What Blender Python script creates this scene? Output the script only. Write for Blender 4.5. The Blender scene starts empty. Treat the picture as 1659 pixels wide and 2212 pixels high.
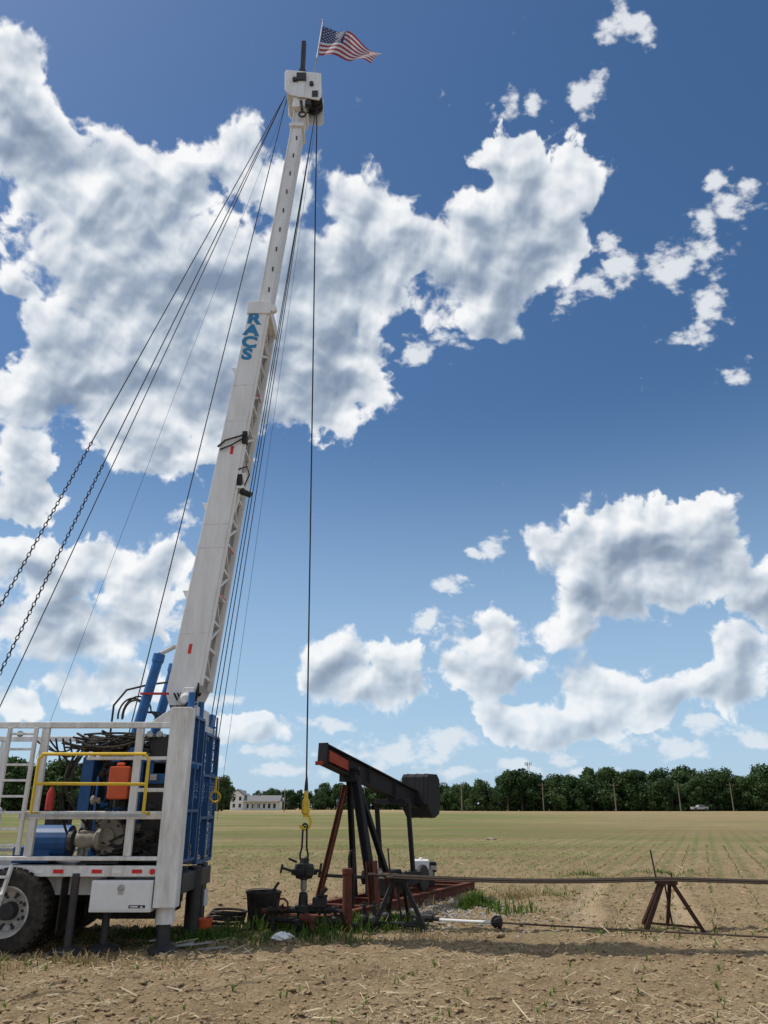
import bpy, math, random
import numpy as np
from mathutils import Vector, Matrix
random.seed(7); rng=np.random.RandomState(7)
R=math.radians
scene=bpy.context.scene
col=scene.collection
scene.view_settings.view_transform='Standard'
scene.view_settings.look='None'
scene.view_settings.exposure=0

# ------------------------------------------------------------------ materials
def nt_new(name):
    m=bpy.data.materials.new(name); m.use_nodes=True
    nt=m.node_tree; b=nt.nodes['Principled BSDF']
    return m,nt,b
def mat(name,c,rough=0.6,metal=0.0,dirt=0.25,dcol=None,scale=6.0,streak=False,bump=0.0,spec=0.4):
    m,nt,b=nt_new(name); N=nt.nodes; L=nt.links
    tc=N.new('ShaderNodeTexCoord'); mp=N.new('ShaderNodeMapping')
    L.new(tc.outputs['Object'],mp.inputs['Vector'])
    if streak: mp.inputs['Scale'].default_value=(3,3,0.6)
    n=N.new('ShaderNodeTexNoise'); n.inputs['Scale'].default_value=scale; n.inputs['Detail'].default_value=8; n.inputs['Roughness'].default_value=0.65
    L.new(mp.outputs[0],n.inputs['Vector'])
    r=N.new('ShaderNodeValToRGB'); r.color_ramp.elements[0].position=0.38; r.color_ramp.elements[1].position=0.72
    L.new(n.outputs['Fac'],r.inputs[0])
    mx=N.new('ShaderNodeMix'); mx.data_type='RGBA'
    dc=dcol or tuple(x*0.45 for x in c)
    mx.inputs[6].default_value=(*c,1); mx.inputs[7].default_value=(*dc,1)
    mu=N.new('ShaderNodeMath'); mu.operation='MULTIPLY'; mu.inputs[1].default_value=dirt
    L.new(r.outputs[0],mu.inputs[0]); L.new(mu.outputs[0],mx.inputs[0])
    L.new(mx.outputs[2],b.inputs['Base Color'])
    b.inputs['Roughness'].default_value=rough; b.inputs['Metallic'].default_value=metal
    b.inputs['Specular IOR Level'].default_value=spec
    if bump>0:
        bp=N.new('ShaderNodeBump'); bp.inputs['Strength'].default_value=bump; bp.inputs['Distance'].default_value=0.01
        L.new(n.outputs['Fac'],bp.inputs['Height']); L.new(bp.outputs[0],b.inputs['Normal'])
    return m
WHITE=mat('worn_white_paint',(0.74,0.74,0.73),0.5,dirt=0.6,dcol=(0.30,0.25,0.19),streak=True,scale=3)
WHITE2=mat('mast_white_paint',(0.74,0.74,0.74),0.45,dirt=0.42,dcol=(0.42,0.39,0.35),streak=True,scale=2.5)
BLUE=mat('blue_paint',(0.015,0.12,0.36),0.45,dirt=0.5,dcol=(0.015,0.04,0.09))
BLUED=mat('dark_blue_paint',(0.012,0.085,0.25),0.5,dirt=0.6,dcol=(0.015,0.025,0.05))
BLUE2=mat('lettering_blue',(0.02,0.20,0.42),0.5,dirt=0.1)
YEL=mat('yellow_paint',(0.68,0.46,0.03),0.5,dirt=0.35,dcol=(0.3,0.18,0.04))
ORANGE=mat('orange_plastic',(0.60,0.10,0.03),0.5,dirt=0.35)
RED=mat('red_paint',(0.40,0.03,0.02),0.5,dirt=0.3)
ORED=mat('faded_orange_red_paint',(0.36,0.065,0.035),0.7,dirt=0.5,dcol=(0.12,0.03,0.02),scale=5,spec=0.2)
BLACK=mat('greasy_black_steel',(0.018,0.018,0.019),0.6,dirt=0.5,dcol=(0.05,0.038,0.03),bump=0.3,spec=0.25)
DARK=mat('dark_machinery',(0.030,0.032,0.037),0.55,dirt=0.6,dcol=(0.08,0.06,0.045),bump=0.3,spec=0.3)
RUBBER=mat('black_rubber',(0.02,0.02,0.02),0.8,dirt=0.7,dcol=(0.10,0.08,0.06),scale=9,bump=0.3,spec=0.2)
RUST=mat('rusty_red_steel',(0.14,0.045,0.028),0.85,dirt=0.85,dcol=(0.04,0.026,0.022),scale=9,bump=0.5,spec=0.2)
PJ=mat('pumpjack_black_paint',(0.018,0.021,0.026),0.7,dirt=0.45,dcol=(0.045,0.028,0.022),scale=5,bump=0.2,spec=0.15)
CABLE=mat('wire_rope_steel',(0.04,0.04,0.045),0.8,dirt=0.4,spec=0.2)
STEEL=mat('bare_steel',(0.40,0.40,0.39),0.45,metal=0.6,dirt=0.5,dcol=(0.15,0.11,0.08))
BEIGE=mat('dusty_grey_casting',(0.26,0.23,0.19),0.7,dirt=0.6,dcol=(0.09,0.07,0.05))
REFL=mat('red_reflector',(0.6,0.02,0.02),0.25,dirt=0.05)
PLASTIC=mat('white_plastic',(0.74,0.74,0.73),0.5,dirt=0.15)
RIMW=mat('dusty_shaded_white_rim',(0.50,0.49,0.46),0.6,dirt=0.8,dcol=(0.15,0.12,0.09),scale=8)  # dust, plus the dimness of the deck's shade mixed into the colour
WOOD=mat('weathered_wood',(0.20,0.16,0.12),0.85,dirt=0.5)
ROD=mat('sucker_rod_steel',(0.075,0.055,0.042),0.8,dirt=0.6,dcol=(0.03,0.022,0.018),scale=12,spec=0.2)

# ------------------------------------------------------------------ builders
def empty(name,loc=(0,0,0)):
    e=bpy.data.objects.new(name,None); e.location=loc; e.empty_display_size=0.3
    col.objects.link(e); return e
class B:
    def __init__(s,name,parent=None,m=None):
        s.n=name; s.p=parent; s.m=m; s.v=[]; s.f=[]
    def add(s,vs,fs):
        o=len(s.v); s.v+= [tuple(v) for v in vs]; s.f+=[tuple(i+o for i in f) for f in fs]; return s
    def box(s,x0,x1,y0,y1,z0,z1):
        vs=[(x,y,z) for z in (z0,z1) for y in (y0,y1) for x in (x0,x1)]
        return s.add(vs,[(0,2,3,1),(4,5,7,6),(0,1,5,4),(2,6,7,3),(0,4,6,2),(1,3,7,5)])
    def frame(s,p,q,up=(0,0,1)):
        p=Vector(p);q=Vector(q); d=(q-p).normalized(); u=Vector(up)
        if abs(d.dot(u))>0.97: u=Vector((0,1,0)) if abs(d.y)<0.9 else Vector((1,0,0))
        a=d.cross(u).normalized(); b=a.cross(d).normalized(); return p,q,a,b
    def beam(s,p,q,w,h,up=(0,0,1),w2=None,h2=None):
        p,q,a,b=s.frame(p,q,up); w2=w2 or w; h2=h2 or h
        vs=[]
        for c,ww,hh in ((p,w,h),(q,w2,h2)):
            for i,j in ((-1,-1),(1,-1),(1,1),(-1,1)): vs.append(c+a*(i*ww/2)+b*(j*hh/2))
        return s.add(vs,[(3,2,1,0),(4,5,6,7),(0,1,5,4),(1,2,6,5),(2,3,7,6),(3,0,4,7)])
    def ibeam(s,p,q,w,h,t=0.02,up=(0,0,1)):
        p,q,a,b=s.frame(p,q,up)
        s.beam(p,q,t,h-2*t,up); s.beam(p+b*(h/2-t/2),q+b*(h/2-t/2),w,t,up); s.beam(p-b*(h/2-t/2),q-b*(h/2-t/2),w,t,up); return s
    def tube(s,p,q,r,n=10,r2=None):
        p,q,a,b=s.frame(p,q); r2=r if r2 is None else r2
        vs=[]
        for c,rr in ((p,r),(q,r2)):
            for i in range(n):
                t=2*math.pi*i/n; vs.append(c+a*(rr*math.cos(t))+b*(rr*math.sin(t)))
        fs=[(i,(i+1)%n,n+(i+1)%n,n+i) for i in range(n)]+[tuple(range(n-1,-1,-1)),tuple(range(n,2*n))]
        return s.add(vs,fs)
    def path(s,pts,r,n=6):
        pts=[Vector(p) for p in pts]
        vs=[];prev=None
        for i,p in enumerate(pts):
            d=(pts[min(i+1,len(pts)-1)]-pts[max(i-1,0)]).normalized()
            u=prev if prev is not None else (Vector((0,0,1)) if abs(d.z)<0.9 else Vector((1,0,0)))
            a=d.cross(u); 
            if a.length<1e-4: a=d.cross(Vector((0.3,0.8,0.1)))
            a.normalize(); b=a.cross(d).normalized(); prev=b
            for k in range(n):
                t=2*math.pi*k/n; vs.append(p+a*(r*math.cos(t))+b*(r*math.sin(t)))
        fs=[]
        for i in range(len(pts)-1):
            for k in range(n): fs.append((i*n+k,i*n+(k+1)%n,(i+1)*n+(k+1)%n,(i+1)*n+k))
        fs+=[tuple(range(n-1,-1,-1)),tuple(range((len(pts)-1)*n,len(pts)*n))]
        return s.add(vs,fs)
    def prism(s,poly,off):
        n=len(poly); off=Vector(off)
        vs=[Vector(p) for p in poly]+[Vector(p)+off for p in poly]
        fs=[tuple(range(n-1,-1,-1)),tuple(range(n,2*n))]+[(i,(i+1)%n,n+(i+1)%n,n+i) for i in range(n)]
        return s.add(vs,fs)
    def lathe(s,c,axis,prof,n=20,caps=True):
        c=Vector(c); p,q,a,b=s.frame(c,c+Vector(axis)); d=(q-p).normalized()
        vs=[]
        for t,r in prof:
            for k in range(n):
                an=2*math.pi*k/n; vs.append(c+d*t+a*(r*math.cos(an))+b*(r*math.sin(an)))
        fs=[]
        for i in range(len(prof)-1):
            for k in range(n): fs.append((i*n+k,i*n+(k+1)%n,(i+1)*n+(k+1)%n,(i+1)*n+k))
        if caps: fs+=[tuple(range(n-1,-1,-1)),tuple(range((len(prof)-1)*n,len(prof)*n))]
        return s.add(vs,fs)
    def torus(s,c,axis,R1,r,n=20,m=6,sx=1.0,adir=None):
        c=Vector(c); ax=Vector(axis).normalized()
        a=Vector(adir).normalized() if adir is not None else ax.orthogonal().normalized()
        b=ax.cross(a).normalized(); vs=[]
        for i in range(n):
            t=2*math.pi*i/n; e=a*math.cos(t)+b*math.sin(t); cc=c+a*(R1*sx*math.cos(t))+b*(R1*math.sin(t))
            for k in range(m):
                w=2*math.pi*k/m; vs.append(cc+e*(r*math.cos(w))+ax*(r*math.sin(w)))
        fs=[(i*m+k,((i+1)%n)*m+k,((i+1)%n)*m+(k+1)%m,i*m+(k+1)%m) for i in range(n) for k in range(m)]
        return s.add(vs,fs)
    def done(s,bevel=0.0,smooth=False):
        me=bpy.data.meshes.new(s.n); me.from_pydata(s.v,[],s.f); me.update()
        if s.m: me.materials.append(s.m)
        if smooth:
            me.polygons.foreach_set('use_smooth',[True]*len(me.polygons))
            try: me.set_sharp_from_angle(angle=R(40))
            except Exception: pass
        o=bpy.data.objects.new(s.n,me); col.objects.link(o)
        if s.p is not None:
            o.parent=s.p; o.matrix_parent_inverse=Matrix.Translation(-Vector(s.p.location))
        if bevel>0:
            bv=o.modifiers.new('bevel','BEVEL'); bv.width=bevel; bv.segments=2; bv.limit_method='ANGLE'
        return o

# ------------------------------------------------------------------ ground height
lat=rng.rand(8,64,64)
def vnoise(x,y,k):
    L=lat[k%8]; xi=np.floor(x).astype(int); yi=np.floor(y).astype(int); fx=x-xi; fy=y-yi
    fx=fx*fx*(3-2*fx); fy=fy*fy*(3-2*fy)
    a=L[xi%64,yi%64];b=L[(xi+1)%64,yi%64];c=L[xi%64,(yi+1)%64];d=L[(xi+1)%64,(yi+1)%64]
    return (a*(1-fx)+b*fx)*(1-fy)+(c*(1-fx)+d*fx)*fy-0.5
def height(x,y):
    x=np.asarray(x,float); y=np.asarray(y,float)
    near=np.clip(1-(np.hypot(x,y-10)-25)/25,0,1)
    h=0.06*vnoise(x*0.7+3,y*0.7,0)+near*(0.06*vnoise(x*2.3,y*2.9,1)+0.055*vnoise(x*5.5+y,y*6.2,2)+0.04*np.maximum(0,vnoise(x*11,y*12,3))*2)
    for off in (0.0,1.7):
        xc=3.0+off+0.20*(y-13)+0.012*(y-13)**2
        k=np.clip((y-12.5)/2,0,1)*np.clip((32-y)/8,0,1)
        h=h-0.07*np.exp(-((x-xc)/0.22)**2)*k
        h=h+0.06*np.exp(-((x-xc-0.38)/0.15)**2)*k
    far=np.clip((y-40)/160,0,1); h=h+0.8*far*far*(3-2*far)
    h=h+0.05*np.sin(y*0.9+0.5*np.sin(x*0.4))*np.clip(1-np.abs(y-9.3)/2.5,0,1)
    return h-0.02
def axis(lo,hi,st,far,g):
    a=list(np.arange(lo,hi,st)); x=hi;d=st; r=[]
    while x<far: r.append(x); d*=g; x+=d
    x=lo;d=st;l=[]
    while x>-far: d*=g; x-=d; l.append(x)
    return np.array(sorted(l)+a+r)
xs=axis(-8,11,0.045,5000,1.10); 
ys=[-60,-30,-12,-4,0,3,5]+list(np.arange(6.4,17,0.045))
y=17.0;d=0.045
while y<6000: ys.append(y); d*=1.035; y+=d
ys=np.array(ys)
X,Y=np.meshgrid(xs,ys); Z=height(X,Y)
co=np.stack([X.ravel(),Y.ravel(),Z.ravel()],1)
nx,ny=len(xs),len(ys)
idx=np.arange(nx*ny).reshape(ny,nx)
q=np.stack([idx[:-1,:-1].ravel(),idx[:-1,1:].ravel(),idx[1:,1:].ravel(),idx[1:,:-1].ravel()],1)
me=bpy.data.meshes.new('field_ground')
me.vertices.add(len(co)); me.vertices.foreach_set('co',co.ravel())
me.loops.add(q.size); me.loops.foreach_set('vertex_index',q.ravel())
me.polygons.add(len(q)); me.polygons.foreach_set('loop_start',np.arange(0,q.size,4)); 
me.update(calc_edges=True); me.polygons.foreach_set('use_smooth',np.ones(len(q),bool)); me.validate()
ground=bpy.data.objects.new('field_ground',me); col.objects.link(ground)

m,nt,b=nt_new('tilled_soil'); N=nt.nodes; L=nt.links
tc=N.new('ShaderNodeTexCoord')
def noise(sc,det=8,ro=0.6,vec=None,scale3=None):
    n=N.new('ShaderNodeTexNoise'); n.inputs['Scale'].default_value=sc; n.inputs['Detail'].default_value=det; n.inputs['Roughness'].default_value=ro
    src=vec or tc.outputs['Object']
    if scale3:
        mp=N.new('ShaderNodeMapping'); mp.inputs['Scale'].default_value=scale3; L.new(src,mp.inputs['Vector']); src=mp.outputs[0]
    L.new(src,n.inputs['Vector']); return n.outputs['Fac']
def ramp(src,stops):
    r=N.new('ShaderNodeValToRGB'); e=r.color_ramp.elements
    while len(e)<len(stops): e.new(0.5)
    for i,(p,c) in enumerate(stops): e[i].position=p; e[i].color=(*c,1) if len(c)==3 else c
    L.new(src,r.inputs[0]); return r.outputs[0]
def mixc(f,a,b_):
    x=N.new('ShaderNodeMix'); x.data_type='RGBA'
    if hasattr(f,'links'): L.new(f,x.inputs[0])
    else: x.inputs[0].default_value=f
    for i,s in ((6,a),(7,b_)):
        if hasattr(s,'links'): L.new(s,x.inputs[i])
        else: x.inputs[i].default_value=(*s,1)
    return x.outputs[2]
def math_(op,a,b_=None,clamp=False):
    x=N.new('ShaderNodeMath'); x.operation=op; x.use_clamp=clamp
    for i,s in ((0,a),(1,b_)):
        if s is None: continue
        if hasattr(s,'links'): L.new(s,x.inputs[i])
        else: x.inputs[i].default_value=s
    return x.outputs[0]
def mrange(src,a,b_,c=0,d=1):
    x=N.new('ShaderNodeMapRange'); x.interpolation_type='SMOOTHSTEP'; L.new(src,x.inputs[0])
    for i,v in enumerate((a,b_,c,d)): x.inputs[i+1].default_value=v
    return x.outputs[0]
base=ramp(noise(0.9,10,0.72),[(0.34,(0.16,0.108,0.06)),(0.5,(0.28,0.20,0.115)),(0.66,(0.40,0.30,0.185))])
fine=ramp(noise(26,8,0.78),[(0.36,(0.085,0.06,0.035)),(0.5,(0.30,0.22,0.13)),(0.64,(0.50,0.40,0.26))])
c1=mixc(0.5,base,fine)
sep=N.new('ShaderNodeSeparateXYZ'); L.new(tc.outputs['Object'],sep.inputs[0])
sx,sy=sep.outputs[0],sep.outputs[1]
# compacted wheel tracks
ym=math_('SUBTRACT',sy,13.0); xc=math_('ADD',math_('ADD',math_('MULTIPLY',ym,0.20),math_('MULTIPLY',math_('MULTIPLY',ym,ym),0.012)),3.0)
dxx=math_('SUBTRACT',sx,xc)
tr1=mrange(math_('ABSOLUTE',dxx),0.12,0.42,1,0); tr2=mrange(math_('ABSOLUTE',math_('SUBTRACT',dxx,1.7)),0.12,0.42,1,0)
trk=math_('MULTIPLY',math_('MAXIMUM',tr1,tr2),math_('MULTIPLY',mrange(sy,12.5,14.5),mrange(sy,24,33,1,0)))
c1=mixc(math_('MULTIPLY',trk,0.75),c1,ramp(noise(9,6,0.7),[(0.35,(0.32,0.24,0.15)),(0.65,(0.50,0.39,0.26))]))
g1=math_('MULTIPLY',mrange(sy,16,48),mrange(sy,130,200,1,0))
xl=math_('ADD',sx,math_('MULTIPLY',sy,-0.12))
gx=mrange(xl,-8,24,1.0,0.5)
gn=ramp(noise(0.05,7,0.65,scale3=(0.6,2.4,1)),[(0.38,(0.25,)*3),(0.58,(1,)*3)])
gfac=math_('MULTIPLY',math_('MULTIPLY',math_('MULTIPLY',g1,gx),gn),0.95)
c2=mixc(gfac,c1,mixc(noise(0.8,6,0.7),(0.065,0.105,0.022),(0.155,0.19,0.055)))
fartan=mrange(sy,165,205)
c3=mixc(math_('MULTIPLY',fartan,0.6),c2,(0.30,0.235,0.115))
bn=ramp(noise(0.08,6,0.6,scale3=(0.25,1.6,1)),[(0.45,(0,)*3),(0.58,(1,)*3)])
bf=math_('MULTIPLY',math_('MULTIPLY',bn,mrange(sy,16,30)),math_('MULTIPLY',mrange(sy,60,140,1,0),0.6))
c3=mixc(bf,c3,(0.18,0.125,0.07))
rowc=math_('ADD',math_('MULTIPLY',sx,0.93),math_('MULTIPLY',sy,-0.36))
rw=math_('SINE',math_('MULTIPLY',rowc,2*math.pi/0.76))
rwf=math_('MULTIPLY',mrange(rw,0.2,0.95),math_('MULTIPLY',mrange(sy,15,24),mrange(sy,45,75,1,0)))
rwf=math_('MULTIPLY',rwf,math_('MULTIPLY',ramp(noise(2.2,5,0.7),[(0.42,(0,)*3),(0.58,(1,)*3)]),0.7))
c3=mixc(rwf,c3,(0.07,0.12,0.025))
gp=ramp(noise(0.45,8,0.7),[(0.52,(0,0,0)),(0.66,(1,1,1))])
gp=math_('MULTIPLY',gp,math_('MULTIPLY',mrange(sy,6,14),0.4))
c4=mixc(gp,c3,(0.11,0.125,0.045))
L.new(c4,b.inputs['Base Color']); b.inputs['Roughness'].default_value=0.95; b.inputs['Specular IOR Level'].default_value=0.1
bp=N.new('ShaderNodeBump'); bp.inputs['Strength'].default_value=1.0; bp.inputs['Distance'].default_value=0.05
hh=math_('ADD',noise(18,8,0.75),noise(3.0,8,0.7))
L.new(hh,bp.inputs['Height']); L.new(bp.outputs[0],b.inputs['Normal'])
me.materials.append(m)

# ------------------------------------------------------------------ scatter on ground
def mesh_obj(name,v,f,mats,mi=None,parent=None):
    me=bpy.data.meshes.new(name); me.from_pydata(v,[],f); me.update()
    for mm in mats: me.materials.append(mm)
    if mi is not None: me.polygons.foreach_set('material_index',mi)
    o=bpy.data.objects.new(name,me); col.objects.link(o)
    if parent is not None:
        o.parent=parent; o.matrix_parent_inverse=Matrix.Translation(-Vector(parent.location))
    return o
STRAW=mat('dry_corn_stalk',(0.52,0.43,0.28),0.85,dirt=0.85,dcol=(0.20,0.145,0.085),scale=3)
CLOD=mat('soil_clod',(0.30,0.22,0.13),0.95,dirt=0.8,dcol=(0.13,0.09,0.052),scale=14,spec=0.1)
def leafmat(name,c,c2,tr=0.3,scale=2.0):
    m,nt,b=nt_new(name); N=nt.nodes; L=nt.links
    tc=N.new('ShaderNodeTexCoord'); n=N.new('ShaderNodeTexNoise'); n.inputs['Scale'].default_value=scale; n.inputs['Detail'].default_value=4
    L.new(tc.outputs['Object'],n.inputs['Vector'])
    oi=N.new('ShaderNodeObjectInfo')
    ad=N.new('ShaderNodeMath'); ad.operation='ADD'; L.new(n.outputs['Fac'],ad.inputs[0])
    s=N.new('ShaderNodeMath'); s.operation='MULTIPLY_ADD'; L.new(oi.outputs['Random'],s.inputs[0]); s.inputs[1].default_value=0.7; s.inputs[2].default_value=-0.35
    L.new(s.outputs[0],ad.inputs[1])
    mx=N.new('ShaderNodeMix'); mx.data_type='RGBA'; mx.inputs[6].default_value=(*c,1); mx.inputs[7].default_value=(*c2,1); L.new(ad.outputs[0],mx.inputs[0])
    L.new(mx.outputs[2],b.inputs['Base Color']); b.inputs['Roughness'].default_value=0.7; b.inputs['Specular IOR Level'].default_value=0.2
    t=N.new('ShaderNodeBsdfTranslucent'); L.new(mx.outputs[2],t.inputs['Color'])
    ms=N.new('ShaderNodeMixShader'); ms.inputs[0].default_value=tr
    L.new(b.outputs[0],ms.inputs[1]); L.new(t.outputs[0],ms.inputs[2]); L.new(ms.outputs[0],N['Material Output'].inputs['Surface'])
    return m
GRASS=leafmat('weed_green',(0.06,0.12,0.02),(0.14,0.20,0.04),0.35,5)
DRYG=leafmat('dry_grass',(0.28,0.21,0.10),(0.42,0.33,0.18),0.3,5)

def rand_ground(n,ymin=6.6,ymax=26,p=1.6):
    y=ymin+(ymax-ymin)*rng.rand(n)**p
    x=(rng.rand(n)-0.5)*2*(y*0.62+1.5)
    return x,y,height(x,y)
n=26000; x,y,z=rand_ground(n,6.6,34,1.8)
v=[];f=[]
pn=vnoise(x*0.9,y*0.9,5)+0.6*vnoise(x*3.1,y*3.1,6)
for i in range(n):
    if pn[i]<0.0 and random.random()<0.8: continue
    l=random.choice([0.010,0.016,0.024,0.034,0.05])*random.uniform(0.6,1.5); w=random.uniform(0.0025,0.007)
    if random.random()<0.012: l=random.uniform(0.08,0.15); w=0.010
    a=random.uniform(0,6.28) if random.random()<0.5 else random.gauss(0.3,0.5); t=random.gauss(0,0.3)
    d=Vector((math.cos(a)*math.cos(t),math.sin(a)*math.cos(t),math.sin(t))); s=Vector((-math.sin(a),math.cos(a),0))
    c=Vector((x[i],y[i],z[i]+0.010+abs(math.sin(t))*l)); o=len(v)
    up=Vector((0,0,w*0.9))
    v+=[c-d*l-s*w,c+d*l-s*w*0.7,c+d*l+up,c-d*l+up,c+d*l+s*w*0.7,c-d*l+s*w]
    f+=[(o,o+1,o+2,o+3),(o+3,o+2,o+4,o+5)]
mesh_obj('corn_stubble_litter',v,f,[STRAW])
n=20000; x,y,z=rand_ground(n,6.6,28,1.7); v=[];f=[]
oct_=[(1,0,0),(0,1,0),(-1,0,0),(0,-1,0),(0,0,1),(.7,.7,.6),(-.7,.7,.6),(-.7,-.7,.6),(.7,-.7,.6)]
ocf=[(0,5,8),(0,1,5),(1,6,5),(1,2,6),(2,7,6),(2,3,7),(3,8,7),(3,0,8),(5,6,4),(6,7,4),(7,8,4),(8,5,4)]
for i in range(n):
    r=random.choice([0.008,0.012,0.018,0.026])*random.uniform(0.7,1.5)
    if random.random()<0.02: r*=1.8
    o=len(v); a=random.uniform(0,6.28); ca,sa=math.cos(a),math.sin(a)
    for p in oct_:
        k=r*random.uniform(0.7,1.3); px,py,pz=p[0]*k*1.2,p[1]*k,p[2]*k*0.8
        v.append((x[i]+px*ca-py*sa,y[i]+px*sa+py*ca,z[i]+pz-0.1*r))
    f+=[tuple(j+o for j in t) for t in ocf]
mesh_obj('soil_clods',v,f,[CLOD])
def blade(v,f,x,y,z,h,w,a,lean):
    o=len(v); dx,dy=math.cos(a),math.sin(a); sx,sy=-dy*w/2,dx*w/2
    pts=[(0,0,1),(lean*0.35*h,0.6*h,0.9),(lean*h,0.95*h,0.12)]
    for l,zz,k in pts:
        v.append((x+dx*l-sx*k,y+dy*l-sy*k,z+zz)); v.append((x+dx*l+sx*k,y+dy*l+sy*k,z+zz))
    f+=[(o,o+1,o+3,o+2),(o+2,o+3,o+5,o+4)]
v=[];f=[]
for row in range(-60,60):
    for k in range(400):
        t=k*0.2+random.gauss(0,0.05); s0=row*0.76+random.gauss(0,0.03)
        X_= s0*0.93+ (t)*0.36; Y_=6.5+t*0.93-s0*0.36
        if Y_<6.7 or Y_>40 or abs(X_)>Y_*0.6+1: continue
        if -6<X_<2.5 and 10.3<Y_<17: continue
        if random.random()<0.35: continue
        zz=float(height(X_,Y_))
        for j in range(random.choice([2,3,4])): blade(v,f,X_,Y_,zz,random.uniform(0.03,0.085),0.015,random.uniform(0,6.28),random.uniform(0.4,1.0))
mesh_obj('corn_seedlings',v,f,[GRASS])
def tuft(name,patches,mats,hmin,hmax,w=0.012):
    v=[];f=[]
    for (cx,cy,rx,ry,n) in patches:
        for i in range(n):
            a=random.uniform(0,6.28); rr=random.random()**0.8; X_=cx+rx*rr*math.cos(a); Y_=cy+ry*rr*math.sin(a)
            k=1-0.6*rr
            if vnoise(np.array([X_*3.1]),np.array([Y_*3.1]),6)[0]<-0.05 and random.random()<0.7: continue
            blade(v,f,X_,Y_,float(height(X_,Y_))-0.01,random.uniform(hmin,hmax)*k,w*random.uniform(0.7,1.5),random.uniform(0,6.28),random.uniform(0.1,0.9))
    mi=[random.randrange(len(mats)) if len(mats)>1 else 0 for _ in f]
    return mesh_obj(name,v,f,mats,mi)
tuft('weeds',[(1.7,15.6,0.42,0.35,1000),(0.2,13.3,0.5,0.5,350),(-0.4,13.0,1.0,0.4,400),(-1.6,12.9,1.0,0.5,350),(2.3,14.6,0.6,0.4,160),(-0.9,12.2,0.5,0.3,160)],[GRASS],0.08,0.42,0.022)
tuft('low_grass',[(-2.4,12.0,1.0,0.7,2400),(-3.2,12.3,1.4,1.0,1400),(-1.0,11.9,1.2,0.5,900),(-0.5,13.2,1.4,0.7,600),(-4.2,10.2,1.2,0.25,160),(4.0,12.6,1.6,0.7,250),(3.4,18,1.6,1.5,300),(5.4,22.5,1.2,0.5,500),(7.9,23.3,1.1,0.4,350)],[GRASS],0.03,0.18,0.016)
tuft('dry_grass',[(2.6,17.5,1.7,0.9,1500),(-3.6,10.2,2.2,0.4,600),(-0.6,11.7,2.0,0.4,300),(0.6,12.2,1.5,0.4,250),(0.5,16,2.2,2.0,1100),(-4.3,9.6,0.8,0.5,250),(6,22,3,1.5,900)],[DRYG],0.05,0.2,0.01)
v=[];f=[]
GRAV=mat('grey_gravel',(0.33,0.32,0.30),0.9,dirt=0.5,scale=15)
for i in range(1500):
    X_=random.gauss(0.9,0.8);Y_=random.gauss(15.2,1.1); r=random.uniform(0.01,0.03); o=len(v); zz=float(height(X_,Y_))
    for p in oct_:
        k=r*random.uniform(0.7,1.3); v.append((X_+p[0]*k,Y_+p[1]*k,zz+p[2]*k))
    f+=[tuple(j+o for j in t) for t in ocf]
mesh_obj('gravel',v,f,[GRAV])

# ------------------------------------------------------------------ WORKOVER RIG TRUCK
rig=empty('well_service_rig_truck',(-4.5,12.2,0))
NY,FY=11.0,13.3
b_=B('chassis_frame',rig,WHITE)
for yy in (NY,FY):
    b_.box(-9.5,-2.95,yy-0.03,yy+0.03,0.99-0.13,0.99)
    b_.box(-9.5,-2.95,yy-0.05,yy+0.02,1.05,1.10)
    b_.box(-9.5,-2.95,yy-0.045,yy+0.045,2.72,2.80)
    for xp in (-4.66,-3.36,-6.3,-8.0): b_.box(xp-0.05,xp+0.05,yy-0.035,yy+0.035,1.102,2.718)
    if yy==NY: b_.box(-2.95,-2.66,yy-0.06,yy+0.16,0.50,3.00)
    b_.prism([(-3.22,yy-0.03,2.802),(-2.952,yy-0.03,2.802),(-2.952,yy-0.03,2.99)],(0,0.06,0))
    b_.box(-4.85,-2.952,yy-0.04,yy+0.03,1.55,1.65)
    b_.box(-3.31,-2.952,yy-0.035,yy+0.035,1.89,1.94)
    b_.box(-4.05,-2.952,yy-0.032,yy+0.032,2.30,2.345)
b_.box(-3.0,-2.80,NY+0.17,FY-0.07,2.70,2.90); b_.box(-9.5,-3.0,11.25,11.4,0.62,0.855); b_.box(-9.5,-3.0,12.9,13.05,0.62,0.855)
b_.done(0.008)
b_=B('deck_plate',rig,DARK); b_.box(-9.5,-2.96,NY+0.032,FY-0.032,0.93,0.985); b_.done()
b_=B('reflectors',rig,REFL)
for xx in (-4.72,-4.22,-3.72,-3.2): b_.box(xx-0.065,xx+0.065,NY-0.038,NY-0.031,0.90,0.945)
b_.tube((-3.0,NY-0.05,0.92),(-3.0,NY-0.031,0.92),0.035,14); b_.done()
b_=B('reflector_tape',rig,PLASTIC)
for xx in (-4.47,-3.97,-3.46): b_.box(xx-0.06,xx+0.06,NY-0.037,NY-0.031,0.90,0.945)
b_.done()
b_=B('guard_rail',rig,YEL); y0=NY-0.3
for yy,xx in ((y0,-4.58),(y0,-3.12)):
    b_.path([(xx,NY-0.04,1.62),(xx,yy,1.63),(xx,yy,1.95),(xx,yy,2.30),(xx+(0.06 if xx<-4 else -0.06),yy,2.36)],0.022,8)
b_.path([(-4.54,y0,2.36),(-3.16,y0,2.36)],0.022,8); b_.path([(-4.58,y0,1.99),(-3.12,y0,1.98)],0.02,8); b_.done(smooth=True)
b_=B('catwalk_grating',rig,STEEL)
for i in range(12): b_.box(-4.6+i*0.125,-4.585+i*0.125,y0,NY-0.05,1.585,1.61)
b_.box(-4.62,-3.08,y0-0.02,y0+0.01,1.58,1.62); b_.done()
b_=B('ladder',rig,WHITE)
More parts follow.
